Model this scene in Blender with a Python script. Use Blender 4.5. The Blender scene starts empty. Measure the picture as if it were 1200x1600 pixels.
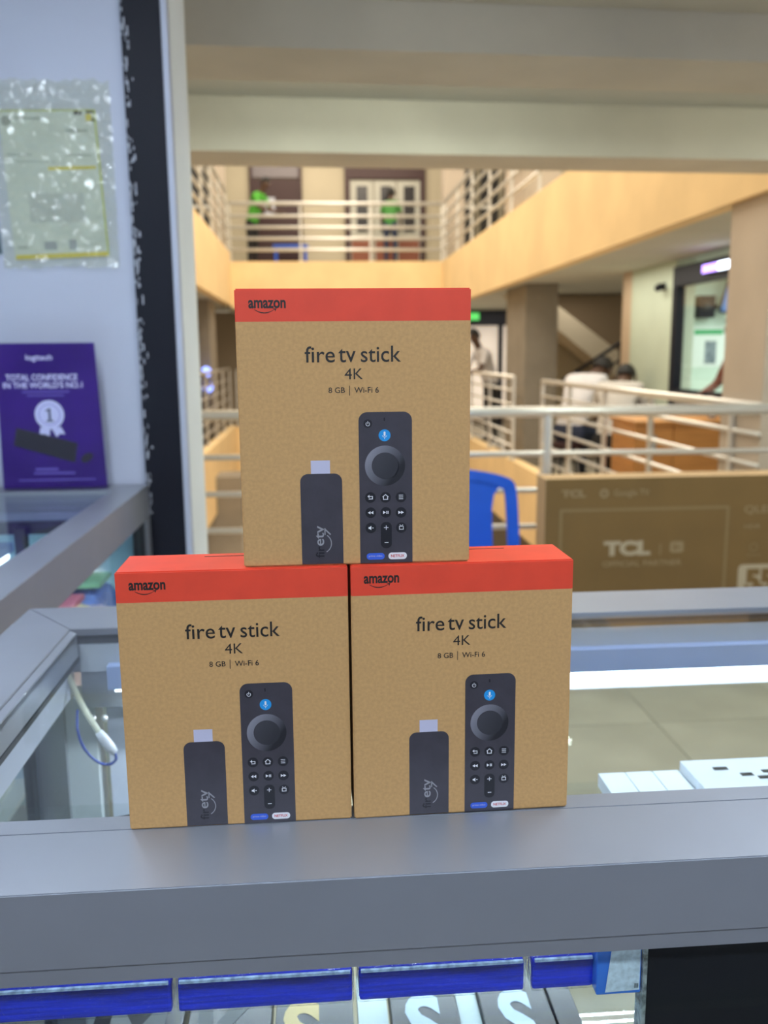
import bpy, bmesh, math, random
from mathutils import Vector, Matrix
random.seed(4)
scn = bpy.context.scene
COL = scn.collection

# ------------------------------------------------------------------ camera
FPX = 1400.0
EYE = Vector((0, 0, 1.30))
_Y = Vector((-111, 246, -FPX)).normalized()
_U = Vector((-80, 8100, FPX)); _U = (_U - _U.dot(_Y) * _Y).normalized()
_X = _Y.cross(_U)
ROT = Matrix((_X, _Y, _U))                       # camera axes -> world axes
cam = bpy.data.cameras.new('camera')
cam.sensor_fit = 'VERTICAL'; cam.sensor_height = 36.0
cam.lens = FPX / 1600 * 36.0
cam.clip_start = 0.02; cam.clip_end = 200
cam.dof.use_dof = True; cam.dof.focus_distance = 0.485; cam.dof.aperture_fstop = 10.0
camo = bpy.data.objects.new('camera', cam); COL.objects.link(camo)
camo.matrix_world = Matrix.Translation(EYE) @ ROT.to_4x4()
scn.camera = camo

def ray(x, y): return ROT @ Vector((x - 600, 800 - y, -FPX))
def atY(x, y, v): d = ray(x, y); return EYE + d * (v / d.y)
def atX(x, y, v): d = ray(x, y); return EYE + d * (v / d.x)
def atZ(x, y, v): d = ray(x, y); return EYE + d * ((v - EYE.z) / d.z)

# ------------------------------------------------------------------ world, light, exposure
w = bpy.data.worlds.new('world'); scn.world = w; w.use_nodes = True
bg = w.node_tree.nodes['Background']
bg.inputs['Color'].default_value = (1.0, 0.88, 0.70, 1); bg.inputs['Strength'].default_value = 1.15
scn.view_settings.view_transform = 'Standard'; scn.view_settings.look = 'None'
scn.view_settings.exposure = 0.0; scn.view_settings.gamma = 1.0
scn.view_settings.use_curve_mapping = False
scn.cycles.transparent_max_bounces = 40; scn.cycles.max_bounces = 10; scn.cycles.diffuse_bounces = 5

def area(name, loc, sx, sy, power, color, rot=(0, 0, 0)):
    l = bpy.data.lights.new(name, 'AREA'); l.shape = 'RECTANGLE'; l.size = sx; l.size_y = sy
    l.energy = power; l.color = color
    o = bpy.data.objects.new(name, l); COL.objects.link(o); o.location = loc; o.rotation_euler = rot
    return o
COOL = (0.74, 0.86, 1.0); WARM = (1.0, 0.86, 0.66)
area('shop_light', (-0.45, 0.75, 2.085), 0.1, 1.2, 6, COOL)
area('shop_light', (0.75, 0.75, 2.085), 0.1, 1.2, 11, COOL)
area('shop_light', (0.1, -0.7, 2.085), 1.2, 0.1, 23, COOL)
area('beam_light', (0.3, 2.96, 2.165), 1.2, 0.1, 16, (0.86, 1.0, 0.92))
area('beam_light', (2.6, 2.96, 2.165), 1.2, 0.1, 17, (0.9, 1.0, 0.92))  # added lamp, unseen behind the beam, brightens the corridor floor
area('atrium_skylight', (0.44, 10.0, 5.9), 3.4, 10.5, 520, WARM)
area('gallery_light', (3.3, 8.5, 4.85), 0.6, 8, 55, WARM)
area('gallery_light', (0.4, 16.3, 4.85), 3.2, 0.5, 16, WARM)
area('corridor_light', (2.68, 7.0, 2.04), 0.25, 4.0, 26, (1, .95, .82))
area('corridor_light', (3.3, 11.0, 2.04), 0.6, 1.2, 8, (1, .93, .8))
area('corridor_light', (3.2, 14.2, 2.04), 0.8, 3.0, 26, (1, .93, .8))
area('corridor_light', (-2.4, 11.0, 2.04), 0.3, 6.0, 8, (1, .85, .65))
area('kiosk_light', (4.4, 6.8, 1.98), 1.6, 2.2, 60, (.86, 1, .93))
area('lower_light', (0.5, 9, -0.9), 2.0, 8, 150, WARM)

# ------------------------------------------------------------------ materials
MATS = {}
def _n(nt, t, **k):
    n = nt.nodes.new(t)
    for a, b in k.items(): setattr(n, a, b)
    return n
def mat(name, col, rough=0.6, metal=0.0, var=0.0, vscale=20.0, bump=0.0, bscale=60.0, coat=0.0, emit=None, estr=0.0, col2=None, detail=4.0, spec=None, dist=0.002, stretch=None):
    if name in MATS: return MATS[name]
    m = bpy.data.materials.new(name); m.use_nodes = True; nt = m.node_tree
    b = nt.nodes['Principled BSDF']
    b.inputs['Base Color'].default_value = (*col, 1); b.inputs['Roughness'].default_value = rough; b.inputs['Metallic'].default_value = metal
    if spec is not None: b.inputs['Specular IOR Level'].default_value = spec
    if coat: b.inputs['Coat Weight'].default_value = coat; b.inputs['Coat Roughness'].default_value = 0.08
    if emit: b.inputs['Emission Color'].default_value = (*emit, 1); b.inputs['Emission Strength'].default_value = estr
    tc = _n(nt, 'ShaderNodeTexCoord')
    src = tc.outputs['Object']
    if stretch:
        mp = _n(nt, 'ShaderNodeMapping'); mp.inputs['Scale'].default_value = stretch
        nt.links.new(src, mp.inputs['Vector']); src = mp.outputs['Vector']
    if var or col2:
        nz = _n(nt, 'ShaderNodeTexNoise'); nz.inputs['Scale'].default_value = vscale; nz.inputs['Detail'].default_value = detail
        nt.links.new(src, nz.inputs['Vector'])
        rp = _n(nt, 'ShaderNodeValToRGB')
        rp.color_ramp.elements[0].position = 0.35; rp.color_ramp.elements[1].position = 0.65
        lo = [c * (1 - var) for c in col]; hi = list(col2) if col2 else [min(1, c * (1 + var)) for c in col]
        rp.color_ramp.elements[0].color = (*lo, 1); rp.color_ramp.elements[1].color = (*hi, 1)
        nt.links.new(nz.outputs['Fac'], rp.inputs['Fac']); nt.links.new(rp.outputs['Color'], b.inputs['Base Color'])
    if bump:
        nb = _n(nt, 'ShaderNodeTexNoise'); nb.inputs['Scale'].default_value = bscale; nb.inputs['Detail'].default_value = 5
        nt.links.new(src, nb.inputs['Vector'])
        bp = _n(nt, 'ShaderNodeBump'); bp.inputs['Strength'].default_value = bump; bp.inputs['Distance'].default_value = dist
        nt.links.new(nb.outputs['Fac'], bp.inputs['Height']); nt.links.new(bp.outputs['Normal'], b.inputs['Normal'])
    MATS[name] = m; return m

def glassmat(name, tint=(0.93, 0.98, 0.96), rough=0.02, base=0.05, bump=0.0, bscale=30, haze=None, hazef=0.0, dist=0.004, fmul=1.0):
    if name in MATS: return MATS[name]
    m = bpy.data.materials.new(name); m.use_nodes = True; nt = m.node_tree
    for x in list(nt.nodes):
        if x.type != 'OUTPUT_MATERIAL': nt.nodes.remove(x)
    out = nt.nodes['Material Output']
    tr = _n(nt, 'ShaderNodeBsdfTransparent'); tr.inputs['Color'].default_value = (*tint, 1)
    gl = _n(nt, 'ShaderNodeBsdfGlossy'); gl.inputs['Roughness'].default_value = rough
    fr = _n(nt, 'ShaderNodeLayerWeight'); fr.inputs['Blend'].default_value = 0.5
    pw = _n(nt, 'ShaderNodeMath', operation='POWER'); pw.inputs[1].default_value = 4.0
    mu = _n(nt, 'ShaderNodeMath', operation='MULTIPLY_ADD'); mu.inputs[1].default_value = fmul; mu.inputs[2].default_value = base; mu.use_clamp = True
    mx = _n(nt, 'ShaderNodeMixShader')
    nt.links.new(fr.outputs['Facing'], pw.inputs[0]); nt.links.new(pw.outputs[0], mu.inputs[0]); nt.links.new(mu.outputs[0], mx.inputs[0])
    first = tr.outputs[0]
    if haze:
        df = _n(nt, 'ShaderNodeBsdfDiffuse'); df.inputs['Color'].default_value = (*haze, 1)
        m2 = _n(nt, 'ShaderNodeMixShader'); m2.inputs[0].default_value = hazef
        nt.links.new(tr.outputs[0], m2.inputs[1]); nt.links.new(df.outputs[0], m2.inputs[2]); first = m2.outputs[0]
    nt.links.new(first, mx.inputs[1]); nt.links.new(gl.outputs[0], mx.inputs[2]); nt.links.new(mx.outputs[0], out.inputs['Surface'])
    if bump:
        tc = _n(nt, 'ShaderNodeTexCoord'); nb = _n(nt, 'ShaderNodeTexNoise'); nb.inputs['Scale'].default_value = bscale; nb.inputs['Detail'].default_value = 3
        bp = _n(nt, 'ShaderNodeBump'); bp.inputs['Strength'].default_value = bump; bp.inputs['Distance'].default_value = dist
        nt.links.new(tc.outputs['Object'], nb.inputs['Vector']); nt.links.new(nb.outputs['Fac'], bp.inputs['Height'])
        nt.links.new(bp.outputs['Normal'], gl.inputs['Normal']); nt.links.new(bp.outputs['Normal'], fr.inputs['Normal'])
    MATS[name] = m; return m

def emitmat(name, col, s):
    if name in MATS: return MATS[name]
    m = mat(name, (0.05, 0.05, 0.05), 0.5, emit=col, estr=s); return m

KRAFT = mat('kraft_board', (0.505, 0.292, 0.112), 0.75, var=0.07, vscale=520, detail=10, bump=0.12, bscale=500, dist=0.0003)
RED = mat('red_print', (0.72, 0.060, 0.026), 0.42, var=0.04, vscale=60, bump=0.05, bscale=300, dist=0.0003)
INK = mat('black_ink', (0.012, 0.010, 0.009), 0.5)
DKPRINT = mat('charcoal_print', (0.046, 0.041, 0.052), 0.36, var=0.1, vscale=80, bump=0.25, bscale=420, dist=0.0003)
KEY = mat('key_print', (0.008, 0.008, 0.012), 0.4)
WHITEP = mat('white_print', (0.75, 0.75, 0.78), 0.5)
LILAC = mat('plug_print', (0.50, 0.49, 0.63), 0.5)
GREYP = mat('grey_print', (0.28, 0.28, 0.30), 0.5)
BLUEP = mat('cyan_print', (0.01, 0.27, 0.65), 0.45)
NAVYP = mat('navy_print', (0.035, 0.11, 0.60), 0.45)
REDP = mat('crimson_print', (0.55, 0.02, 0.03), 0.45)
ALU = mat('anodised_aluminium', (0.33, 0.35, 0.395), 0.36, 0.55, var=0.05, vscale=6, bump=0.03, bscale=300, dist=0.0004)
ALUD = mat('aluminium_side', (0.26, 0.26, 0.27), 0.45, 0.35, var=0.05, vscale=8)
RUBBER = mat('black_gasket', (0.01, 0.011, 0.014), 0.5)
STEEL = mat('stainless_steel', (0.76, 0.75, 0.73), 0.32, 0.62)
GLASS = glassmat('clear_glass', (0.965, 0.985, 0.98), 0.015, 0.012, fmul=.45)
PLASTER = mat('cream_plaster', (0.60, 0.55, 0.45), 0.85, var=0.06, vscale=3, bump=0.1, bscale=40)
PLASTERG = mat('grey_plaster', (0.50, 0.50, 0.44), 0.8, var=0.05, vscale=2)
YELLOW = mat('yellow_plaster', (0.80, 0.60, 0.33), 0.85, var=0.06, vscale=2, bump=0.1, bscale=30)
WHITEWALL = mat('white_wall_paint', (0.47, 0.50, 0.60), 0.6, var=0.03, vscale=4, bump=0.05, bscale=60)
MINT = mat('mint_wall', (0.56, 0.64, 0.52), 0.7, var=0.03, vscale=3)
TILEM = mat('floor_tile', (0.50, 0.465, 0.395), 0.16, var=0.10, vscale=3.0, detail=6)
GROUT = mat('grout', (0.20, 0.18, 0.15), 0.9)
CONC = mat('grey_concrete', (0.26, 0.23, 0.19), 0.85, var=0.08, vscale=4)
TANP = mat('tan_pillar', (0.50, 0.43, 0.36), 0.7, var=0.05, vscale=3)
BLACKM = mat('black_paint', (0.009, 0.010, 0.017), 0.55, spec=.2)
DKRED = mat('maroon_door', (0.035, 0.010, 0.012), 0.5)
SHADOW = mat('dark_glass_window', (0.02, 0.02, 0.025), 0.15)  # dark glass of windows, door panes and lens
WOOD = mat('orange_wood', (0.52, 0.24, 0.07), 0.45, var=0.12, vscale=3, stretch=(1, 1, 14))

# ------------------------------------------------------------------ mesh helpers
def link(name, me, m=None, parent=None):
    o = bpy.data.objects.new(name, me); COL.objects.link(o)
    if m is not None and len(me.materials) == 0: me.materials.append(m)
    if parent: o.parent = parent
    return o
def tag(o, label=None, cat=None, group=None, kind=None):
    if label: o['label'] = label
    if cat: o['category'] = cat
    if group: o['group'] = group
    if kind: o['kind'] = kind
    return o
def empty(name, loc=(0, 0, 0), rz=0.0):
    o = bpy.data.objects.new(name, None); COL.objects.link(o); o.location = loc; o.rotation_euler = (0, 0, rz); o.empty_display_size = 0.05
    return o
def bm2me(name, bm, smooth=False):
    me = bpy.data.meshes.new(name); bm.normal_update(); bm.to_mesh(me); bm.free()
    if smooth:
        for p in me.polygons: p.use_smooth = True
    return me
def add_box(bm, x0, x1, y0, y1, z0, z1, bev=0.0):
    r = bmesh.ops.create_cube(bm, size=1.0)
    for v in r['verts']:
        v.co = Vector(((x0 + x1) / 2 + v.co.x * (x1 - x0), (y0 + y1) / 2 + v.co.y * (y1 - y0), (z0 + z1) / 2 + v.co.z * (z1 - z0)))
    if bev:
        es = list({e for v in r['verts'] for e in v.link_edges})
        bmesh.ops.bevel(bm, geom=es, offset=bev, segments=2, affect='EDGES', profile=0.6)
def box(name, x0, x1, y0, y1, z0, z1, m, parent=None, bev=0.0):
    bm = bmesh.new(); add_box(bm, x0, x1, y0, y1, z0, z1, bev)
    return link(name, bm2me(name, bm), m, parent)
def prism(name, pts, axis, a0, a1, m, parent=None, bev=0.0):
    """polygon pts (two coords) extruded along axis 'x','y' or 'z' from a0 to a1"""
    bm = bmesh.new()
    def mk(p, a):
        return {'x': (a, p[0], p[1]), 'y': (p[0], a, p[1]), 'z': (p[0], p[1], a)}[axis]
    A = [bm.verts.new(mk(p, a0)) for p in pts]; B = [bm.verts.new(mk(p, a1)) for p in pts]
    bm.faces.new(A); bm.faces.new(B[::-1])
    n = len(pts)
    for i in range(n): bm.faces.new((A[i], B[i], B[(i + 1) % n], A[(i + 1) % n]))
    bmesh.ops.recalc_face_normals(bm, faces=bm.faces)
    if bev: bmesh.ops.bevel(bm, geom=list(bm.edges), offset=bev, segments=2, affect='EDGES')
    return link(name, bm2me(name, bm), m, parent)
def add_tube(bm, pts, r, seg=8, closed_ends=True):
    pts = [Vector(p) for p in pts]; rings = []
    rs = r if isinstance(r, (list, tuple)) else [r] * len(pts)
    up = Vector((0.13, 0.21, 0.97))
    for i, p in enumerate(pts):
        t = (pts[min(i + 1, len(pts) - 1)] - pts[max(i - 1, 0)]).normalized()
        a = t.cross(up)
        if a.length < 1e-3: a = t.cross(Vector((1, 0, 0)))
        a.normalize(); b = t.cross(a)
        rings.append([bm.verts.new(p + (a * math.cos(2 * math.pi * k / seg) + b * math.sin(2 * math.pi * k / seg)) * rs[i]) for k in range(seg)])
    for i in range(len(rings) - 1):
        for k in range(seg): bm.faces.new((rings[i][k], rings[i][(k + 1) % seg], rings[i + 1][(k + 1) % seg], rings[i + 1][k]))
    if closed_ends:
        bm.faces.new(rings[0][::-1]); bm.faces.new(rings[-1])
def tube(name, pts, r, m, parent=None, seg=8):
    bm = bmesh.new(); add_tube(bm, pts, r, seg); bmesh.ops.recalc_face_normals(bm, faces=bm.faces)
    return link(name, bm2me(name, bm, True), m, parent)
def spline(pts, n=6):
    P = [Vector(p) for p in pts]; out = []
    for i in range(len(P) - 1):
        a, b, c, d = P[max(i - 1, 0)], P[i], P[i + 1], P[min(i + 2, len(P) - 1)]
        for k in range(n):
            t = k / n
            out.append(0.5 * ((2 * b) + (-a + c) * t + (2 * a - 5 * b + 4 * c - d) * t * t + (-a + 3 * b - 3 * c + d) * t ** 3))
    out.append(P[-1]); return out
# flat print in the XZ plane facing -Y
def flat(name, polys, y, m, parent=None):
    bm = bmesh.new()
    for poly in polys:
        f = bm.faces.new([bm.verts.new((p[0], y, p[1])) for p in poly]); f.normal_update()
        if f.normal.y > 0: f.normal_flip()
    return link(name, bm2me(name, bm), m, parent)
def rect(x0, z0, x1, z1): return [(x0, z0), (x1, z0), (x1, z1), (x0, z1)]
def circ(cx, cz, r, n=28, rz=None): return [(cx + r * math.cos(2 * math.pi * k / n), cz + (rz or r) * math.sin(2 * math.pi * k / n)) for k in range(n)]
def rrect(x0, z0, x1, z1, r, n=6, corners=(1, 1, 1, 1)):
    out = []
    for (cx, cz, a0, on) in ((x1 - r, z1 - r, 0, corners[0]), (x0 + r, z1 - r, 90, corners[1]), (x0 + r, z0 + r, 180, corners[2]), (x1 - r, z0 + r, 270, corners[3])):
        if on:
            for k in range(n + 1):
                a = math.radians(a0 + 90 * k / n); out.append((cx + r * math.cos(a), cz + r * math.sin(a)))
        else:
            out.append((cx + (r if a0 in (0, 270) else -r), cz + (r if a0 in (0, 90) else -r)))
    return out
def ring(cx, cz, r0, r1, n=28, a0=0, a1=360):
    out = []
    for k in range(n):
        a = math.radians(a0 + (a1 - a0) * k / n); b = math.radians(a0 + (a1 - a0) * (k + 1) / n)
        out.append([(cx + r0 * math.cos(a), cz + r0 * math.sin(a)), (cx + r1 * math.cos(a), cz + r1 * math.sin(a)), (cx + r1 * math.cos(b), cz + r1 * math.sin(b)), (cx + r0 * math.cos(b), cz + r0 * math.sin(b))])
    return out
_tc = {}
def textpolys(s, bold=0.0):
    key = (s, bold)
    if key in _tc: return _tc[key]
    cu = bpy.data.curves.new('lettering', 'FONT'); cu.body = s; cu.size = 1.0; cu.offset = bold; cu.resolution_u = 4
    o = bpy.data.objects.new('lettering', cu); COL.objects.link(o)
    dg = bpy.context.evaluated_depsgraph_get(); dg.update()
    me = bpy.data.meshes.new_from_object(o.evaluated_get(dg))
    bpy.data.objects.remove(o); bpy.data.curves.remove(cu)
    vs = [(v.co.x, v.co.y) for v in me.vertices]; fs = [tuple(p.vertices) for p in me.polygons]
    bpy.data.meshes.remove(me); _tc[key] = (vs, fs); return vs, fs
def text(name, s, x0, z0, x1, z1, y, m, parent=None, bold=0.0, vert=False, xf=None):
    vs, fs = textpolys(s, bold)
    ax = min(v[0] for v in vs); bx = max(v[0] for v in vs); ay = min(v[1] for v in vs); by = max(v[1] for v in vs)
    P = []
    for (u, v) in vs:
        a = (u - ax) / (bx - ax); b = (v - ay) / (by - ay)
        if vert: p = (x1 - b * (x1 - x0), y, z0 + a * (z1 - z0))      # reads upwards
        else: p = (x0 + a * (x1 - x0), y, z0 + b * (z1 - z0))
        P.append(xf(p) if xf else p)
    me = bpy.data.meshes.new(name); me.from_pydata(P, [], fs); me.update()
    if not xf and len(me.polygons) and me.polygons[0].normal.y > 0: me.flip_normals()
    return link(name, me, m, parent)
def copy_tree(o, parent=None):
    c = o.copy(); COL.objects.link(c); c.parent = parent
    for ch in [x for x in bpy.data.objects if x.parent == o]: copy_tree(ch, c)
    return c
def S(o, label, cat): return tag(o, label, cat, kind='structure')

# ================================================================== STRUCTURE
ZU, ZB = 2.85, 2.065           # upper gallery floor, underside of slab
XL, XR, YN, YF = -1.35, 2.23, 4.0, 15.5   # atrium void
fl = S(box('floor', -7, 8, -2.4, YN, -0.30, -0.004, GROUT), 'near tiled concourse floor under the counters', 'floor')
tm = None
P0 = 0.542
for i in range(-5, 5):
    for j in range(-3, 2):
        x0, y0 = 1.185 + i * P0, 2.925 + j * P0
        if tm is None:
            t = box('tile', 0.002, P0 - 0.002, 0.002, P0 - 0.002, -0.0045, 0.0, TILEM, fl); tm = t.data
        else: t = link('tile', tm, None, fl)
        t.location = (x0, y0, 0)
S(box('floor', XR + .0, 8, YN, 18, -0.30, 0.0, TILEM), 'right hand corridor floor beside the atrium', 'floor')
S(box('floor', -7, XL, YN, 18, -0.30, 0.0, TILEM), 'left hand corridor floor beside the atrium', 'floor')
S(box('floor', XL, XR, YF, 18, -0.30, 0.0, TILEM), 'far corridor floor across the atrium', 'floor')
S(box('floor', -7, 8, YN - 3, 18, -3.1, -2.95, mat('lower_floor_tile', (0.58, 0.50, 0.40), 0.3, var=0.1, vscale=2)), 'lower storey floor at the bottom of the atrium', 'floor')
# yellow slab edges round the void
S(box('trim_1', XR - 0.02, XR + 0.10, YN + .02, YF, -0.66, 0.10, YELLOW), 'yellow slab edge under the right corridor railing', 'slab edge')
S(box('trim_2', XL - 0.10, XL + 0.02, YN + .02, YF, -0.79, 0.12, YELLOW), 'yellow slab edge under the left corridor railing', 'slab edge')
S(box('trim_3', XL + .02, XR - .02, YF - 0.02, YF + 0.1, -0.70, 0.10, YELLOW), 'yellow slab edge at the far corridor', 'slab edge')
S(box('trim_4', XR - 0.02, XR + 0.10, YN + .3, YF, ZB, ZU - .02, YELLOW), 'yellow fascia of the right upper gallery', 'slab edge')
S(box('trim_5', XL - 0.10, XL + 0.02, YN + .3, YF, ZB + .05, ZU + .12, YELLOW), 'yellow fascia of the left upper gallery', 'slab edge')
S(box('trim_6', XL + .02, XR - .02, YF - 0.02, YF + 0.1, ZB, ZU - .02, YELLOW), 'yellow fascia of the far upper gallery', 'slab edge')
# upper slabs (undersides are the corridor ceilings)
S(box('ceiling', XR + .10, 8, YN + .3, 18, ZB, ZU - .06, PLASTERG), 'grey ceiling over the right corridor', 'ceiling')
S(box('ceiling', -7, XL - .10, YN + .3, 18, ZB + .05, ZU - .06, PLASTERG), 'grey ceiling over the left corridor', 'ceiling')
S(box('ceiling', XL - .1, XR + .1, YF + .1, 18, ZB, ZU - .06, PLASTERG), 'grey ceiling over the far corridor', 'ceiling')
# near ceiling with two beams
S(box('ceiling', -7, 8, -2.4, 3.95, 2.45, 2.75, PLASTER), 'cream ceiling above the shop front', 'ceiling')
def beam(z0, z1, yl0, yl1, yr0, yr1, m, label):
    # edges run from x=-7 to x=8; given near/far Y at x=-0.45 and x=1.9
    def ext(a, b, x): return a + (b - a) * (x + 0.45) / 2.35
    bm = bmesh.new()
    pts = [(-7, ext(yl0, yr0, -7)), (8, ext(yl0, yr0, 8)), (8, ext(yl1, yr1, 8)), (-7, ext(yl1, yr1, -7))]
    o = prism('ceiling_beam', pts, 'z', z0, z1, m); return S(o, label, 'beam')
beam(ZB, 2.56, 3.62, 3.90, 3.72, 4.00, PLASTER, 'plastered edge beam over the steel railing')
beam(2.262, 2.50, 2.6, 3.64, 2.6, 3.74, PLASTERG, 'soffit between the two ceiling beams, recess shade in its grey')  # shadow of the recess put into the greyer plaster
beam(ZB, 2.50, 2.43, 2.72, 2.53, 2.82, PLASTER, 'inner plastered ceiling beam nearer the shop')
beam(2.185, 2.50, -2.3, 2.45, -2.3, 2.55, PLASTER, 'cream soffit on the shop side of the inner beam')
# upper storey
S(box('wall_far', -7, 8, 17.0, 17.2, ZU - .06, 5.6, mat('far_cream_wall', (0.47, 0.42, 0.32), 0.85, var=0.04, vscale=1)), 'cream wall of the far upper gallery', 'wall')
S(box('wall_right', 4.2, 4.4, YN + .3, 17.0, ZU - .06, 5.6, MATS['far_cream_wall']), 'cream wall of the right upper gallery', 'wall')
S(box('wall_left', -3.4, -3.2, YN + .3, 17.0, ZU - .06, 5.6, MATS['far_cream_wall']), 'cream wall of the left upper gallery', 'wall')
for k, (x0, x1) in enumerate(((2.78, 3.02), (3.12, 3.45), (3.55, 4.1), (-2.1, -1.75), (-2.6, -2.2))):
    wd = S(box('window_%d' % (k + 1), x0, x1, 16.93, 17.0, 2.95, 5.2, SHADOW), ('dark window of the far upper gallery beyond the right corner pillar' if k < 3 else 'dark window of the far upper gallery beyond the left corner pillar'), 'window')
    wd['group'] = 'dark windows right of the far gallery' if k < 3 else 'dark windows left of the far gallery'
    box('window_frame', x0, x1, 16.91, 16.93, 3.9, 3.95, STEEL, wd)
# far upper doors
d1 = S(empty('door_1', (-0.6, 16.99, ZU - .06)), 'dark maroon doorway on the far upper gallery', 'door')
box('door_leaf', -.41, .41, -.03, 0.0, 0, 1.62, DKRED, d1); box('transom', -.41, .41, -.04, 0, 1.64, 1.95, mat('grey_transom', (0.16, 0.14, 0.16), .3), d1)
box('door_frame', -.47, -.41, -.06, 0, 0, 2.0, DKRED, d1); box('door_frame', .41, .47, -.06, 0, 0, 2.0, DKRED, d1); box('notice', -.2, -.02, -.045, -.03, 1.0, 1.3, WHITEWALL, d1)
d2 = S(empty('door_2', (1.37, 16.99, ZU - .06)), 'wide grey doorway with dark glass panels on the far upper gallery', 'door')
box('door_frame', -.73, -.64, -.08, 0, 0, 2.0, DKRED, d2); box('door_frame', .64, .73, -.08, 0, 0, 2.0, DKRED, d2); box('header', -.64, .64, -.08, 0, 1.62, 2.0, DKRED, d2)
GD = mat('grey_door', (0.42, 0.42, 0.38), .5)
for x0, x1 in ((-.64, -.22), (-.2, .2), (.22, .64)):
    lf = box('door_leaf', x0, x1, -.04, 0, 0, 1.6, GD, d2); box('pane', x0 + .12, x1 - .1, -.05, -.04, .7, 1.5, SHADOW, lf); box('kick_panel', x0 + .02, x1 - .02, -.05, -.04, .05, .55, mat('brick_red_panel', (.22, .07, .04), .6), lf)
# storeys below / beside
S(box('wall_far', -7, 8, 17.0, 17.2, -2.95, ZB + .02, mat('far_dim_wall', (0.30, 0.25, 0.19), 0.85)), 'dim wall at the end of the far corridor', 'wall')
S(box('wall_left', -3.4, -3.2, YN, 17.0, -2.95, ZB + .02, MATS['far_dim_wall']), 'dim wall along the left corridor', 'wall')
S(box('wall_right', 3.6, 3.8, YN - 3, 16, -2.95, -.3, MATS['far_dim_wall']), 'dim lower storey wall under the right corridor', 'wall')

def pillar(x0, x1, y0, y1, z0, z1, m, label): return S(box('pillar', x0, x1, y0, y1, z0, z1, m, bev=0.01), label, 'pillar')
pillar(2.40, 2.78, 10.2, 11.2, 0, ZB, CONC, 'grey concrete pillar beside the stairwell')
pillar(2.36, 2.78, 10.2, 11.2, ZU - .06, 5.6, TANP, 'tan pillar of the right upper gallery')
pillar(2.25, 2.7, 4.38, 4.84, 0, ZB, TANP, 'tan pillar at the end of the right corridor railing')
pillar(2.27, 2.62, 15.7, 16.1, ZU - .06, 5.6, TANP, 'tan corner pillar at the right end of the far upper railing')
pillar(-1.62, -1.40, 15.7, 16.0, ZU - .06, 5.6, TANP, 'tan corner pillar at the left end of the far upper railing')
pillar(-1.95, -1.5, 13.6, 14.4, 0, ZB + .05, CONC, 'grey concrete pillar in the left corridor')
pillar(-1.6, -1.0, 12.0, 12.6, -2.95, -.3, CONC, 'grey concrete pillar on the lower storey')

# --- right corridor: stairwell, mint wall, kiosk
S(box('wall_stair', 2.9, 6.2, 12.3, 12.45, 0, ZB, mat('stair_wall', (0.46, 0.39, 0.27), 0.8, var=.04, vscale=2)), 'tan back wall of the stairwell', 'wall')
S(box('trim_7', 3.10, 3.32, 8.72, 8.98, 0, ZB, mat('jamb_tan', (0.58, 0.45, 0.32), .6)), 'tan jamb between stairwell and mint wall', 'jamb')
S(box('wall_kiosk', 3.10, 3.28, 7.66, 8.72, 0, ZB, MINT), 'mint wall between stairwell and glazed kiosk', 'wall')
S(box('wall_kiosk', 3.28, 6.2, 8.3, 8.45, 0, ZB, mat('pale_mint', (0.62, 0.76, 0.68), .6)), 'pale mint back wall inside the glazed kiosk', 'wall')
# stair flight descending to the right, seen from the side
st = tag(empty('staircase', (2.9, 11.0, 0)), 'concrete staircase with sloping soffit and handrail behind the pillar', 'staircase')
prism('flight_soffit', [(-.35, 2.05), (0.02, 2.05), (1.5, .98), (1.5, .62)], 'y', .55, 1.2, mat('soffit_cream', (0.50, .43, .32), .8), st)
prism('upper_flight_wedge', [(0.05, 2.05), (1.5, 2.05), (1.5, 1.02)], 'y', 1.0, 1.2, mat('stair_brown', (.22, .16, .10), .8), st)  # dark brown wedge above the sloping soffit
for k in range(6):
    box('step', .1 + k * .24, 1.5, -.5, .45, k * .15, (k + 1) * .15, CONC, st)
rl = tube('handrail', [(-.15, -.55, .86), (1.4, -.55, 1.85)], .022, BLACKM, st)
tube('handrail_bar', [(-.15, -.55, .66), (1.4, -.55, 1.65)], .014, BLACKM, st)
for k in range(3): tube('baluster', [(.15 + k * .55, -.55, .1 + k * .33), (.15 + k * .55, -.55, 1.05 + k * .35)], .014, BLACKM, st)
# glazed kiosk front at x = 3.1
kf = S(empty('window_20', (3.10, 6.2, 0)), 'black framed glass front of the mint kiosk', 'window')
box('header', -.02, .08, -1.5, 1.46, 1.84, 2.0, BLACKM, kf); box('frame_post', -.02, .06, 1.38, 1.46, 0, 1.84, BLACKM, kf); box('frame_post', -.02, .06, -1.5, -1.42, 0, 1.84, BLACKM, kf)
box('sill', -.02, .06, -1.42, 1.38, .92, .98, BLACKM, kf); box('pane', .01, .02, -1.42, 1.38, .98, 1.84, GLASS, kf)
box('panel', .0, .03, -1.42, 1.38, 0, .92, mat('grey_panel', (.2, .18, .16), .6), kf)
sg = tag(box('led_sign', 3.05, 3.08, 6.36, 7.02, 1.885, 1.965, BLACKM), 'lit violet scrolling sign on the black kiosk header', 'sign')
VIO = emitmat('violet_led', (.42, .25, 1.0), 3.5); WHL = emitmat('blue_white_led', (.75, .85, 1.0), 6)
for k in range(9):
    y = 7.0 - k * .07
    bm = bmesh.new(); add_box(bm, 3.042, 3.05, y - .055, y, 1.895, 1.955); add_box(bm, 3.040, 3.05, y - .045, y - .012, 1.91, 1.94)
    link('led_character', bm2me('led_character', bm), VIO if k < 4 else WHL, sg)
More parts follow.
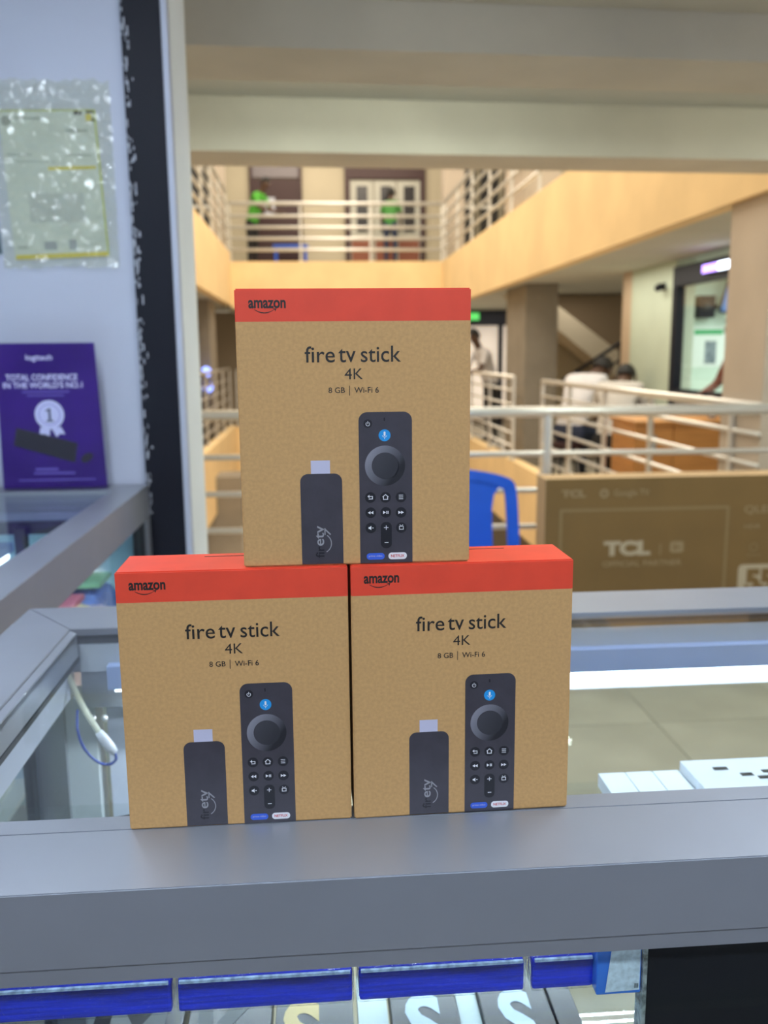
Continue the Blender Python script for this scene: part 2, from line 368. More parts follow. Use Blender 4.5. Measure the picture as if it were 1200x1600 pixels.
# ------------------------------------------------------------------ shop walls round the camera
wl = S(box('wall_left', -2.0, -.351, 1.876, 2.25, 0, 2.6, WHITEWALL), 'white partition wall carrying the taped notice', 'wall')
t8 = S(box('trim_8', -.350, -.276, 1.868, 2.0, 0, 2.6, BLACKM), 'black shutter guide at the end of the white partition', 'shutter guide')
GREYW = mat('grey_white_pillar', (0.78, 0.80, 0.78), .6, var=.04, vscale=5)
S(box('trim_9', -.275, -.264, 1.872, 2.0, 0, 2.6, WHITEWALL), 'thin white strip beside the black shutter guide', 'strip')
S(prism('trim_10', [(-.2635, 1.90), (-.246, 1.97), (-.246, 2.0), (-.2635, 2.08)], 'z', 0, 2.6, GREYW), 'grey white pillar end behind the black shutter guide', 'pillar')
# worn paint flakes on the left edge of the guide
random.seed(7)
FLK = mat('worn_paint', (0.42, 0.44, 0.50), .7)
bm = bmesh.new()
for k in range(150):
    z = random.uniform(.95, 2.1); x = -.350 + abs(random.gauss(0, .006)); h = random.uniform(.003, .018); ww = random.uniform(.001, .004)
    add_box(bm, x, x + ww, 1.8674, 1.8682, z, z + h)
o = link('paint_scuffs', bm2me('paint_scuffs', bm), FLK, t8); o['kind'] = 'stuff'
S(box('wall_back', -2.0, 2.8, -2.2, -2.05, 0, 2.6, WHITEWALL), 'white wall at the back of the shop', 'wall')
S(box('wall_left', -2.0, -1.9, -2.05, 1.876, 0, 2.6, WHITEWALL), 'white side wall of the shop', 'wall')
S(box('wall_right', 2.7, 2.8, -2.05, .1, 0, 2.6, WHITEWALL), 'white side wall of the shop facing the other side wall', 'wall')
# lamp fixtures over the shop
for i, (x, y, lx, ly, lz, lb) in enumerate(((-.45, .75, .12, 1.3, 2.184, 'slim fluorescent batten over the side counter'), (.75, .75, .12, 1.3, 2.184, 'slim fluorescent batten over the front counter'), (.1, -.7, 1.3, .12, 2.184, 'slim fluorescent batten at the back of the shop'), (.3, 2.96, 1.3, .12, 2.261, 'fluorescent batten behind the inner ceiling beam'), (2.6, 2.96, 1.3, .12, 2.261, 'added fluorescent batten, unseen behind the beam beyond the counter end'))):
    f = tag(empty('ceiling_lamp', (x, y, lz)), lb, 'lamp')
    box('housing', -lx / 2, lx / 2, -ly / 2, ly / 2, -.03, 0, WHITEWALL, f)
    a, b = (Vector((0, -ly / 2 + .03, -.042)), Vector((0, ly / 2 - .03, -.042))) if ly > lx else (Vector((-lx / 2 + .03, 0, -.042)), Vector((lx / 2 - .03, 0, -.042)))
    tube('lamp_tube', [a, b], .012, emitmat('fluorescent_tube', (.8, .9, 1.0), 52) if y < 2 else emitmat('corridor_fluorescent_tube', (.86, 1.0, .92), 26), f)

# ================================================================== RAILINGS
def railing(label, p0, p1, z0, ztop, bars, nposts, r_top=.024, r_bar=.013, r_post=.02):
    p0 = Vector(p0); p1 = Vector(p1); d = p1 - p0
    r = tag(empty('steel_railing', (p0.x, p0.y, z0)), label, 'railing')
    H = ztop - z0
    tube('top_rail', [(0, 0, H), (d.x, d.y, H)], r_top, STEEL, r, 10)
    for i, t in enumerate(nposts):
        b = bmesh.new(); add_tube(b, [(d.x * t, d.y * t, 0), (d.x * t, d.y * t, H)], r_post, 8); add_tube(b, [(d.x * t, d.y * t, 0), (d.x * t, d.y * t, .012)], r_post * 2.2, 10)
        link('post', bm2me('post', b, False), STEEL, r)
    for z in bars: tube('bar', [(0, 0, z - z0), (d.x, d.y, z - z0)], r_bar, STEEL, r)
    return r
railing('steel railing of the near concourse behind the brown television carton', (-1.3, 3.97), (2.2, 3.80), 0, 1.045, (.862, .70, .537, .375, .21), (0.02, .375, .662, .96))
railing('steel railing along the right corridor in front of the seated people', (2.235, 8.7), (2.235, 4.36), .10, 1.02, (.88, .72, .56, .40, .25), (0, .22, .44, .66, .93))
railing('steel railing in front of the leaning person beyond the grey pillar', (2.235, 10.0), (2.235, 15.4), .10, 1.03, (.88, .72, .56, .40, .25), (0, .25, .5, .75, 1))
railing('steel railing along the left corridor', (-1.42, 15.45), (-1.42, 4.2), .12, 1.07, (.9, .74, .58, .42, .27), [k / 10 for k in range(11)])
railing('steel railing across the far corridor', (XL + .05, YF), (XR - .05, YF), .10, 1.05, (.86, .70, .54, .38), (0, .25, .5, .75, 1))
railing('steel railing across the far upper gallery', (XL + .02, YF + .03), (XR - .02, YF + .03), ZU - .02, 3.76, (3.56, 3.38, 3.20, 3.02), (0, .33, .66, 1), .032, .028, .022)
railing('steel railing along the right upper gallery', (XR + .02, YF - .1), (XR + .02, 6.5), ZU - .02, 3.78, (3.58, 3.40, 3.22, 3.04), [k / 7 for k in range(8)], .03, .02)
railing('steel railing along the left upper gallery', (XL - .02, YF - .1), (XL - .02, 7.5), ZU + .12, 3.92, (3.72, 3.54, 3.36, 3.18), [k / 7 for k in range(8)], .03, .02)

# ================================================================== COUNTERS
ZC = 1.04
fc = tag(empty('display_counter', (0, 0, 0)), 'aluminium framed glass display counter the kraft boxes stand on', 'counter')
XE = 1.7
def mitre(name, pts, z0, z1, parent, m=ALU): return prism(name, pts, 'z', z0, z1, m, parent, 0.0006)
mitre('near_rail', [(-.9, .413), (XE, .413), (XE, .4715), (-.9, .4715)], .998, ZC, fc)
box('rail_lip', -.9, XE, .4155, .47, .988, .9975, ALU, fc)
mitre('glass_stop', [(-.2405, .4722), (XE, .4722), (XE, .488), (-.2405, .488)], 1.00, ZC - .0004, fc)
mitre('far_rail', [(-.303, .936), (XE, .936), (XE, .857), (-.241, .857)], .996, ZC, fc)
mitre('left_rail', [(-.303, .4722), (-.241, .4722), (-.241, .8565), (-.303, .9355)], .998, ZC, fc)
mitre('left_bead', [(-.2408, .49), (-.232, .49), (-.232, .847), (-.2408, .8565)], 1.015, ZC - .0012, fc)
box('gasket', -.238, XE, .853, .8568, 1.026, 1.0335, RUBBER, fc)
box('gasket', -.2405, -.2315, .49, .849, 1.010, 1.0145, RUBBER, fc)
box('added_rail_liner', -.232, XE, .8535, .8568, .9975, 1.0255, mat('matte_grey_liner', (.40, .43, .48), .6), fc)  # added matte strip, keeps the boxes' reflection off the far rail
box('glass_top', -.232, XE, .4885, .845, 1.034, 1.0395, GLASS, fc)
box('inner_channel', -.235, XE, .862, .90, .957, .995, ALU, fc)
box('inner_channel', -.300, -.243, .50, .85, .972, .996, mat('white_liner', (.62, .66, .78), .5), fc)  # LED light on this channel is put into its pale colour
# corner post and inner linings at the far left corner
box('corner_post', -.303, -.262, .885, .936, 0, .997, ALU, fc)
box('corner_post', -.303, -.262, .4155, .455, 0, .987, ALU, fc)
box('inner_post', -.262, -.232, .893, .925, 0, .957, mat('pale_grey_post', (.55, .60, .63), .5), fc)
box('post_liner', -.222, -.200, .900, .925, 0, .957, mat('white_liner', (.62, .66, .78), .5), fc)
box('post_gasket', -.199, -.191, .905, .925, 0, .957, RUBBER, fc)
box('gasket', -.300, -.292, .868, .884, .3, .957, RUBBER, fc)
box('end_glass', -.288, -.283, .46, .868, .3, .957, GLASS, fc)
box('front_glass', -.262, XE, .425, .430, .30, .987, GLASS, fc)
box('back_glass', -.19, XE, .905, .910, .30, .957, GLASS, fc)
box('shelf', -.26, XE, .436, .70, .9325, .9375, GLASS, fc)
box('shelf', -.26, XE, .436, .84, .775, .780, GLASS, fc)
box('base_deck', -.303, XE, .436, .90, .22, .30, ALUD, fc); box('plinth', -.303, XE, .44, .93, 0, .22, ALUD, fc)
bmz = bmesh.new()
bmesh.ops.create_uvsphere(bmz, u_segments=10, v_segments=6, radius=.0035)
sc = link('screw', bm2me('screw', bmz, True), RUBBER, fc); sc.location = (-.175, .857, .977)
for k in range(2):
    s2 = link('screw', mat and sc.data.copy(), None, fc); s2.data.materials.clear(); s2.data.materials.append(STEEL); s2.location = (-.2245 + k * .011, .856, .948)
# LED battens: first an added unseen one to light the cases, then the far rail's
ln = tag(empty('led_batten', (.4, .4415, .9875)), 'added LED batten, unseen under the near counter rail', 'lamp')
box('batten_body', -.6, .6, -.006, .006, -.003, 0, MATS.get('blue_lit_channel') or mat('blue_lit_channel', (.30, .38, .62), .4), ln); box('added_led_strip', -.59, .59, -.004, .004, -.0045, -.0031, emitmat('added_led_strip', (.80, .92, 1.0), 1.5), ln)
area('led_batten_light', (.4, .4415, .9825), 1.18, .008, .16, (.75, .88, 1.0))  # added light for the blue cases and letters
ld = tag(empty('led_batten', (0, .8415, .9965)), 'bright white LED batten under the far counter rail', 'lamp')
box('batten_body', -.205, 1.6, .0, .02, -.014, .0095, mat('blue_lit_channel', (.30, .38, .62), .4), ld)  # blue LED light on the aluminium channel is put into its colour
tube('led_tube', [(-.20, .010, -.0165), (1.595, .010, -.0165)], .0030, emitmat('led_white', (.80, .92, 1.0), 7), ld)
area('led_batten_light', (.68, .8515, .9755), 1.7, .003, 6, (.75, .88, 1.0))
# side counter
sc_ = tag(empty('display_counter', (0, 0, 0)), 'aluminium glass side counter carrying the purple poster', 'counter')
mitre('side_rail', [(-.401, .49), (-.345, .49), (-.345, 1.785), (-.401, 1.785)], .972, ZC, sc_)
mitre('far_rail', [(-1.2, 1.785), (-.345, 1.785), (-.345, 1.866), (-1.2, 1.866)], .972, ZC, sc_)
box('glass_top', -1.2, -.4015, .49, 1.7845, 1.030, 1.036, GLASS, sc_)
box('corner_post', -.375, -.345, 1.826, 1.866, 0, .971, ALU, sc_); box('post_gasket', -.372, -.350, 1.812, 1.825, .3, .971, RUBBER, sc_)
box('side_glass', -.360, -.355, .49, 1.81, .35, .971, GLASS, sc_)
box('back_panel', -1.2, -.38, 1.845, 1.865, .35, .971, mat('teal_panel', (.36, .56, .60), .4), sc_)
box('inner_channel', -1.2, -.402, 1.70, 1.78, .985, 1.0, mat('blue_grey_channel', (.34, .40, .56), .4, .3), sc_)
box('frame_bar', -1.2, -.402, 1.685, 1.699, .975, .998, RUBBER, sc_)
box('frame_post', -.555, -.535, 1.66, 1.68, .72, .99, RUBBER, sc_)
box('frame_post', -.63, -.61, 1.60, 1.62, .72, .99, mat('blue_grey_channel2', (.20, .27, .42), .4, .3), sc_)
box('shelf', -1.2, -.362, .49, 1.84, .772, .778, mat('shelf_white', (.55, .62, .70), .4), sc_)
box('plinth', -1.2, -.345, .49, 1.866, 0, .35, ALUD, sc_)
lb = tag(empty('led_batten', (-.60, 1.3, .93)), 'white LED batten inside the side counter', 'lamp')
box('batten_body', -.012, .012, -.45, .45, .0, .018, MATS['blue_lit_channel'], lb); tube('led_tube', [(0, -.44, -.008), (0, .44, -.008)], .007, MATS['led_white'], lb)
area('led_batten_light', (-.60, 1.3, .912), .012, .85, 5, (.72, .90, 1.0))

# ================================================================== KRAFT BOXES
BW, BH, BD = .1235, .1474, .0405
BAND = .0168
def smile(x0, x1, z, sag, th, y, m, name, parent, up=False):
    n = 16; polys = []
    def pt(t): return x0 + (x1 - x0) * t, z - sag * (1 - (2 * t - 1) ** 2)
    for k in range(n):
        a, b = k / n, (k + 1) / n
        wa = th * (.35 + .65 * math.sin(math.pi * min(1, a * .9 + .1))); wb = th * (.35 + .65 * math.sin(math.pi * min(1, b * .9 + .1)))
        (xa, za), (xb, zb) = pt(a), pt(b); polys.append([(xa, za - wa), (xb, zb - wb), (xb, zb), (xa, za)])
    return polys
def build_box():
    r = empty('product_box')
    bm = bmesh.new(); add_box(bm, -BW / 2, BW / 2, 0, BD, 0, BH)
    bmesh.ops.bisect_plane(bm, geom=bm.verts[:] + bm.edges[:] + bm.faces[:], plane_co=(0, 0, BH - BAND), plane_no=(0, 0, 1))
    sharp = [e for e in bm.edges if len(e.link_faces) == 2 and e.calc_face_angle(0) > .5]
    bmesh.ops.bevel(bm, geom=sharp, offset=.0007, segments=2, affect='EDGES')
    me = bm2me('carton', bm); me.materials.append(KRAFT); me.materials.append(RED)
    for p in me.polygons:
        if p.center.z > BH - BAND: p.material_index = 1
    link('carton', me, None, r)
    E1, E2, E3, E4 = -.00012, -.0002, -.00028, -.00036
    ox = -BW / 2
    mm = lambda a: a / 1000.0
    def X(a): return ox + mm(a) * BW / .1217
    def Z(a): return mm(a) * BH / .1463
    def R(a, b, c, d): return X(a), Z(b), X(c), Z(d)
    br = text('brand_lettering', 'amazon', *R(7.0, 136.3, 26, 140.6), E1, INK, r, .03)
    pl = smile(X(10), X(20.2), Z(135.9), mm(1.6), mm(.55), E1, INK, 'smile', r)
    pl.append([(X(19.0), Z(136.1)), (X(21.2), Z(136.3)), (X(20.6), Z(134.6)), (X(20.3), Z(135.7))])
    flat('smile_mark', pl, E1, INK, br)
    for s_, a_, b_, t_ in (('fire', 35, 50.6, 116.9), ('tv', 52.4, 61.4, 115.6), ('stick', 64.0, 84.9, 116.9)): text('title_lettering', s_, *R(a_, 108.5, b_, t_), E1, INK, r, .005)
    text('title_lettering', '4K', *R(55.4, 99.7, 65, 105.4), E1, INK, r, 0)
    text('spec_lettering', '8 GB', *R(46.9, 92.6, 55.5, 95.6), E1, INK, r, .008)
    flat('spec_divider', [rect(*R(57.7, 91.2, 58.05, 96.4))], E1, INK, r)
    text('spec_lettering', 'Wi-Fi 6', *R(60.4, 92.5, 73.2, 95.6), E1, INK, r, .008)
    # printed stick
    stp = flat('printed_stick', [rrect(*R(31.0, .7, 53.2, 50), mm(4.2), corners=(1, 1, 0, 0))], E1, DKPRINT, r)
    flat('printed_plug', [rect(*R(36.8, 50.0, 46.9, 57.1))], E1, LILAC, stp)
    text('stick_lettering', 'fir', *R(38.4, 4.2, 43.0, 10.4), E2, KEY, stp, .01, True)
    text('stick_lettering', 'etv', *R(38.6, 10.8, 43.0, 21.8), E2, GREYP, stp, .01, True)
    pl = []
    for q in ring(X(41.5), Z(12.0), mm(5.2), mm(5.7), 14, -60, 55): pl.append(q)
    flat('stick_smile', pl, E2, GREYP, stp); flat('stick_smile', [[(X(43.6), Z(20.3)), (X(46.8), Z(17.0)), (X(46.2), Z(16.6)), (X(43.6), Z(19.2))], [(X(43.2), Z(20.4)), (X(43.8), Z(20.4)), (X(43.8), Z(16.6)), (X(43.2), Z(17.0))]], E2, GREYP, stp)
    # printed remote
    rm = flat('printed_remote', [rrect(*R(62.3, .4, 90.6, 82.4), mm(4.6), corners=(1, 1, 0, 0))], E1, DKPRINT, r)
    def key(x, z, rad, m=KEY): return flat('printed_key', [circ(X(x), Z(z), mm(rad))], E2, m, rm)
    key(67.2, 76.3, 2.3); flat('key_icon', ring(X(67.2), Z(76.1), mm(.85), mm(1.15), 14, 120, 420) + [rect(X(67.05), Z(76.1), X(67.35), Z(77.6))], E3, WHITEP, rm)
    flat('microphone_hole', [rrect(*R(75.6, 77.5, 76.3, 79.4), mm(.3))], E2, KEY, rm)
    key(76, 70, 3.2, BLUEP); flat('key_icon', [rrect(*R(75.5, 69.6, 76.5, 72.0), mm(.45)), rect(*R(75.85, 68.0, 76.15, 68.8))] + ring(X(76), Z(70.2), mm(1.1), mm(1.35), 10, 190, 350), E3, WHITEP, rm)
    flat('printed_dial', ring(X(76.1), Z(53.7), mm(7.2), mm(10.9), 40), E2, DIAL, rm); flat('printed_dial_centre', [circ(X(76.5), Z(53.5), mm(7.2))], E2, DIALC, rm)
    for x, z in ((68.1, 36.6), (76.2, 36.5), (84.5, 36.5), (68.2, 28.3), (76.3, 28.3), (84.5, 28.1), (68.2, 19.9), (84.6, 19.7)): key(x, z, 2.9)
    flat('printed_key', [rrect(*R(73.5, 8.5, 79.4, 23.0), mm(2.7))], E2, KEY, rm)
    def ic(polys): flat('key_icon', [[(X(a), Z(b)) for a, b in p] for p in polys], E3, WHITEP, rm)
    ic([rect(67.2, 35.6, 69.2, 36.0), rect(67.2, 37.0, 69.2, 37.4), rect(69.0, 35.6, 69.4, 37.4), [(66.5, 37.2), (67.6, 38.1), (67.6, 36.3)]])
    ic([rect(74.9, 35.3, 75.3, 37.0), rect(77.1, 35.3, 77.5, 37.0), rect(74.9, 35.2, 77.5, 35.6), [(74.5, 36.9), (76.2, 38.3), (76.2, 37.8), (74.7, 36.6)], [(77.9, 36.9), (76.2, 38.3), (76.2, 37.8), (77.7, 36.6)]])
    ic([rect(83.3, 37.4, 85.7, 37.75), rect(83.3, 36.4, 85.7, 36.75), rect(83.3, 35.4, 85.7, 35.75)])
    ic([[(66.6, 28.3), (68.1, 29.2), (68.1, 27.4)], [(68.1, 28.3), (69.6, 29.2), (69.6, 27.4)]])
    ic([[(76.3, 28.3), (74.8, 29.2), (74.8, 27.4)], rect(76.6, 27.5, 77.0, 29.1), rect(77.3, 27.5, 77.7, 29.1)])
    ic([[(84.5, 28.1), (83.0, 29.0), (83.0, 27.2)], [(86.0, 28.1), (84.5, 29.0), (84.5, 27.2)]])
    ic([rect(66.9, 19.4, 67.5, 20.4), [(67.5, 19.4), (68.4, 18.7), (68.4, 21.1), (67.5, 20.4)], rect(68.9, 19.7, 69.6, 20.1)])
    ic([rect(75.2, 19.75, 77.6, 20.1), rect(76.25, 18.7, 76.6, 21.1)]); ic([rect(75.5, 11.5, 77.6, 11.85)])
    ic([rect(83.4, 18.7, 83.75, 20.6), rect(85.5, 18.7, 85.85, 20.6), rect(83.4, 18.6, 85.85, 18.95), rect(83.4, 20.3, 85.85, 20.65), [(84.3, 20.6), (83.6, 21.4), (83.9, 21.5), (84.6, 20.6)], [(84.9, 20.6), (85.6, 21.4), (85.3, 21.5), (84.6, 20.6)]])
    p1 = flat('printed_pill', [rrect(*R(65.7, 2.3, 75.4, 5.9), mm(1.7))], E2, NAVYP, rm); text('pill_lettering', 'prime video', *R(66.9, 3.5, 74.2, 4.9), E3, LILAC, p1)
    p2 = flat('printed_pill', [rrect(*R(77.5, 2.2, 87.5, 6.0), mm(1.8))], E2, WHITEP, rm); text('pill_lettering', 'NETFLIX', *R(78.9, 3.4, 86.2, 4.9), E3, REDP, p2, .02)
    # hanging slit across the top flap
    bm = bmesh.new(); add_box(bm, -.018, .030, BD * .80, BD * .80 + .0009, BH, BH + .00015); link('hanging_slit', bm2me('hanging_slit', bm), INK, r)
    return r
# printed shading of the dial is artwork on the carton
def gradmat(name, c0, c1, axis_fac):
    m = bpy.data.materials.new(name); m.use_nodes = True; nt = m.node_tree; b = nt.nodes['Principled BSDF']; b.inputs['Roughness'].default_value = .4
    tc = _n(nt, 'ShaderNodeTexCoord'); sx = _n(nt, 'ShaderNodeSeparateXYZ'); nt.links.new(tc.outputs['Generated'], sx.inputs[0])
    ad = _n(nt, 'ShaderNodeMath', operation='MULTIPLY_ADD'); ad.inputs[1].default_value = -.8; ad.inputs[2].default_value = .45; nt.links.new(sx.outputs['X'], ad.inputs[0])
    a2 = _n(nt, 'ShaderNodeMath', operation='MULTIPLY_ADD'); a2.inputs[1].default_value = .55; nt.links.new(sx.outputs['Z'], a2.inputs[0]); nt.links.new(ad.outputs[0], a2.inputs[2])
    rp = _n(nt, 'ShaderNodeValToRGB'); rp.color_ramp.elements[0].color = (*c0, 1); rp.color_ramp.elements[1].color = (*c1, 1); rp.color_ramp.elements[1].position = .8
    nt.links.new(a2.outputs[0], rp.inputs[0]); nt.links.new(rp.outputs[0], b.inputs['Base Color']); return m
DIAL = gradmat('dial_print', (.012, .012, .016), (.22, .22, .26), 0)
DIALC = gradmat('dial_centre_print', (.025, .025, .032), (.045, .045, .055), 0)
b0 = build_box()
b0.location = (-.0458, .4712, ZC); b0.rotation_euler = (0, 0, math.radians(.4))
tag(b0, 'lower red and kraft streaming stick box beside the dangling white cable', 'box', 'stacked streaming stick boxes')
b1 = copy_tree(b0); b1.location = (.0793, .4722, ZC); b1.rotation_euler = (0, 0, math.radians(1.1))
tag(b1, 'lower red and kraft streaming stick box nearer the big brown television carton', 'box')
b2 = copy_tree(b0); b2.location = (.0217, .4745, ZC + BH + .0002); b2.rotation_euler = (0, 0, math.radians(.1)); b2.scale = (.991, 1, .99)
tag(b2, 'red and kraft streaming stick box balanced on top of two others', 'box')

# ================================================================== THINGS ON / IN THE COUNTERS
# poster in clear stand
PUR = mat('purple_print', (0.030, 0.006, 0.14), .3, col2=(.050, .015, .20), vscale=6, detail=2)
LAV = mat('lavender_print', (.80, .78, .98), .4)
ps = tag(empty('advert_poster', (-.5195, 1.823, ZC)), 'purple upright advert card with white rosette on the side counter', 'poster')
prism('card', [(-.1015, .002), (.1015, .002), (.0925, .287), (-.0965, .287)], 'y', 0, .0015, PUR, ps)
prism('acrylic_sleeve', [(-.105, 0), (.105, 0), (.096, .2895), (-.1, .2895)], 'y', -.003, -.0015, glassmat('acrylic', (.97, .97, 1), .05, .01, fmul=.35), ps)
box('acrylic_foot', -.105, .105, -.03, .02, 0, .0018, MATS['acrylic'], ps)
def pp(x, z): return (x + .5195, z - ZC)
def PT(s, x0, z0, x1, z1, m, b=0.0): return text('poster_lettering', s, x0 + .5195, z0 - ZC, x1 + .5195, z1 - ZC, -.0006, m, ps, b)
PT('logitech', -.559, 1.291, -.509, 1.305, LAV, .01)
PT('TOTAL CONFIDENCE', -.600, 1.255, -.463, 1.267, LAV, .015); PT("IN THE WORLD'S NO.1", -.606, 1.240, -.454, 1.252, LAV, .015)
DIM = mat('dim_violet_print', (.16, .12, .45), .4)
flat('poster_fine_print', [rect(*pp(-.571, 1.2315), *pp(-.480, 1.2345)), rect(*pp(-.562, 1.2245), *pp(-.491, 1.2270)), rect(*pp(-.556, 1.0775), *pp(-.512, 1.082)), rect(*pp(-.560, 1.070), *pp(-.480, 1.0735)), rect(*pp(-.59, 1.057), *pp(-.44, 1.0595))], -.0006, DIM, ps)
CX, CZ = pp(-.5215, 1.188)
flat('rosette', [circ(CX, CZ, .0285, 24)], -.0008, mat('silver_print', (.62, .64, .82), .4), ps)
flat('rosette_ring', ring(CX, CZ, .0195, .0208, 24), -.001, DIM, ps)
flat('rosette_numeral', [[(CX + u / 1000, CZ + v / 1000) for u, v in q] for q in ([(-2, -12), (2.6, -12), (2.6, 12.5), (-.6, 12.5), (-2, 11)], [(-7, -14), (7.5, -14), (7.5, -11), (-7, -11)], [(-2, 11), (-2, 7.6), (-7.5, 6.2), (-7.5, 9)])], -.001, mat('slate_print', (.06, .07, .12), .5), ps)
flat('rosette_ribbon', [[pp(-.5405, 1.164), pp(-.522, 1.160), pp(-.5245, 1.1445), pp(-.533, 1.150), pp(-.5445, 1.146)], [pp(-.519, 1.160), pp(-.5015, 1.164), pp(-.4935, 1.149), pp(-.504, 1.150), pp(-.5105, 1.1435)]], -.0007, MATS['silver_print'], ps)
kb = flat('printed_keyboard', [[pp(-.587, 1.163), pp(-.4705, 1.131), pp(-.478, 1.092), pp(-.595, 1.128)]], -.0009, mat('keyboard_print', (.028, .028, .034), .5), ps)
flat('printed_keyboard_keys', [[(pp(-.5865, 1.163)[0] + .0045 + i * .0107 - j * .0018, pp(0, 1.1575)[1] - i * .00296 - j * .0077), (pp(-.5865, 1.163)[0] + .0045 + i * .0107 + .0088 - j * .0018, pp(0, 1.1575)[1] - i * .00296 - .0024 - j * .0077), (pp(-.5865, 1.163)[0] + .0045 + i * .0107 + .0088 - j * .0018 - .0014, pp(0, 1.1575)[1] - i * .00296 - .0024 - j * .0077 - .006), (pp(-.5865, 1.163)[0] + .0045 + i * .0107 - j * .0018 - .0014, pp(0, 1.1575)[1] - i * .00296 - j * .0077 - .006)] for i in range(10) for j in range(4)], -.0011, mat('keycap_print', (.018, .018, .024), .5), kb)
flat('printed_mouse', [[(pp(-.4545, 1.1015)[0] + .0135 * math.cos(a) * math.cos(.55) - .008 * math.sin(a) * math.sin(.55), pp(-.4545, 1.1015)[1] + .0135 * math.cos(a) * math.sin(.55) + .008 * math.sin(a) * math.cos(.55)) for a in [k * math.pi / 10 for k in range(20)]]], -.0009, MATS['keyboard_print'], ps)

# taped notice in crinkled plastic
nt_ = tag(empty('taped_notice', (-.49, 1.8755, 1.62)), 'pale yellow edged certificate in crinkled plastic taped to the white wall', 'notice')
PAP = mat('greenish_paper', (.52, .56, .52), .6, var=.06, vscale=14); YEL = mat('yellow_ink', (.62, .50, .02), .5); LIME = mat('lime_edge', (.45, .50, .08), .5)
def npz(x, z): return (x + .49, z - 1.62)
sh = prism('paper_sheet', [npz(-.590, 1.766), npz(-.409, 1.769), npz(-.398, 1.498), npz(-.580, 1.490)], 'y', -.0026, -.0014, PAP, nt_)
def ns(name, polys, m, y=-.0029): return flat(name, [[npz(*p) for p in q] for q in polys], y, m, nt_)
ns('yellow_bar', [[(-.504, 1.657), (-.413, 1.660), (-.413, 1.666), (-.504, 1.663)], [(-.578, 1.489), (-.399, 1.496), (-.400, 1.505), (-.577, 1.498)]], YEL)
ns('edge_line', [[(-.590, 1.764), (-.409, 1.767), (-.409, 1.7695), (-.590, 1.7665)], [(-.4115, 1.769), (-.408, 1.769), (-.397, 1.498), (-.4005, 1.498)]], LIME, -.0030)
ns('corner_blocks', [rect(-.449, 1.759, -.434, 1.767), rect(-.426, 1.762, -.411, 1.768), rect(-.416, 1.747, -.409, 1.753)], INK); ns('corner_blocks', [rect(-.427, 1.748, -.415, 1.761)], YEL)
flat('round_seal', ring(*npz(-.577, 1.747), .0055, .0085, 18) + [circ(*npz(-.577, 1.747), .0032, 10)], -.0029, mat('seal_ink', (.10, .11, .10), .6), nt_)
GI = mat('faded_ink', (.33, .36, .34), .6)
ns('text_lines', [rect(-.56, 1.750, -.505, 1.754), rect(-.466, 1.727, -.425, 1.733), rect(-.58, 1.684, -.533, 1.687), rect(-.47, 1.684, -.42, 1.687), rect(-.565, 1.672, -.49, 1.674), rect(-.573, 1.510, -.553, 1.515), rect(-.445, 1.517, -.42, 1.519)], GI)
ns('stamps', [rect(-.521, 1.508, -.497, 1.524), rect(-.474, 1.508, -.459, 1.527)], mat('stamp_ink', (.26, .29, .33), .6))
ns('photo_panel', [rect(-.545, 1.56, -.44, 1.615)], mat('panel_ink', (.42, .45, .44), .6))
# crinkled sleeve: faceted film
bm = bmesh.new(); random.seed(11); nx, nz = 22, 34; G = {}
for i in range(nx + 1):
    for j in range(nz + 1):
        x = -.600 + .222 * i / nx + (random.uniform(-.004, .004) if 0 < i < nx else 0); z = 1.474 + .346 * j / nz + random.uniform(-.004, .004)
        G[i, j] = bm.verts.new((*npz(x, z)[:1], -.0045 - random.uniform(0, .0085) * (.35 + .65 * (random.random() < .6)), npz(x, z)[1]))
for i in range(nx):
    for j in range(nz):
        q = [G[i, j], G[i + 1, j], G[i + 1, j + 1], G[i, j + 1]]
        if random.random() < .5: bm.faces.new((q[0], q[1], q[2])); bm.faces.new((q[0], q[2], q[3]))
        else: bm.faces.new((q[0], q[1], q[3])); bm.faces.new((q[1], q[2], q[3]))
link('plastic_sleeve', bm2me('plastic_sleeve', bm), glassmat('yellowed_film', (.97, .98, .91), .07, .07, haze=(.68, .70, .54), hazef=.16, fmul=1.0, bump=.5, bscale=55, dist=.006), nt_)
# sliver of a second sheet at the frame edge
tag(prism('wall_sheet', [(-.64, 1.50), (-.603, 1.50), (-.607, 1.60), (-.64, 1.60)], 'y', 1.8735, 1.8755, mat('dark_sheet', (.10, .14, .16), .5)), 'dark sheet on the white wall beside the certificate', 'notice')

# hanging cable in the front counter
def cpt(x, y, Y=.80): return atY(x, y, Y)
cb = tag(empty('hanging_cable', cpt(105, 1046, .86)), 'white cable with blue wire dangling inside the counter corner', 'cable')
off = cb.location.copy()
def rel(L): return [p - off for p in L]
tube('cable_sleeve', rel(spline([cpt(102, 1046, .86), cpt(112, 1068, .84), cpt(130, 1105, .81), cpt(155, 1145)])), .0030, mat('yellowed_cable', (.62, .62, .50), .4), cb)
tube('connector', rel([cpt(154, 1143), cpt(160, 1152), cpt(172, 1168), cpt(180, 1176)]), [.0034, .0046, .0050, .0032], mat('white_plastic', (.72, .74, .82), .35), cb)
tube('wire', rel(spline([cpt(180, 1177), cpt(181, 1187), cpt(172, 1194), cpt(158, 1193), cpt(142, 1182), cpt(128, 1163), cpt(121, 1138), cpt(121, 1110, .82)])), .0013, mat('blue_wire', (.06, .10, .42), .4), cb)
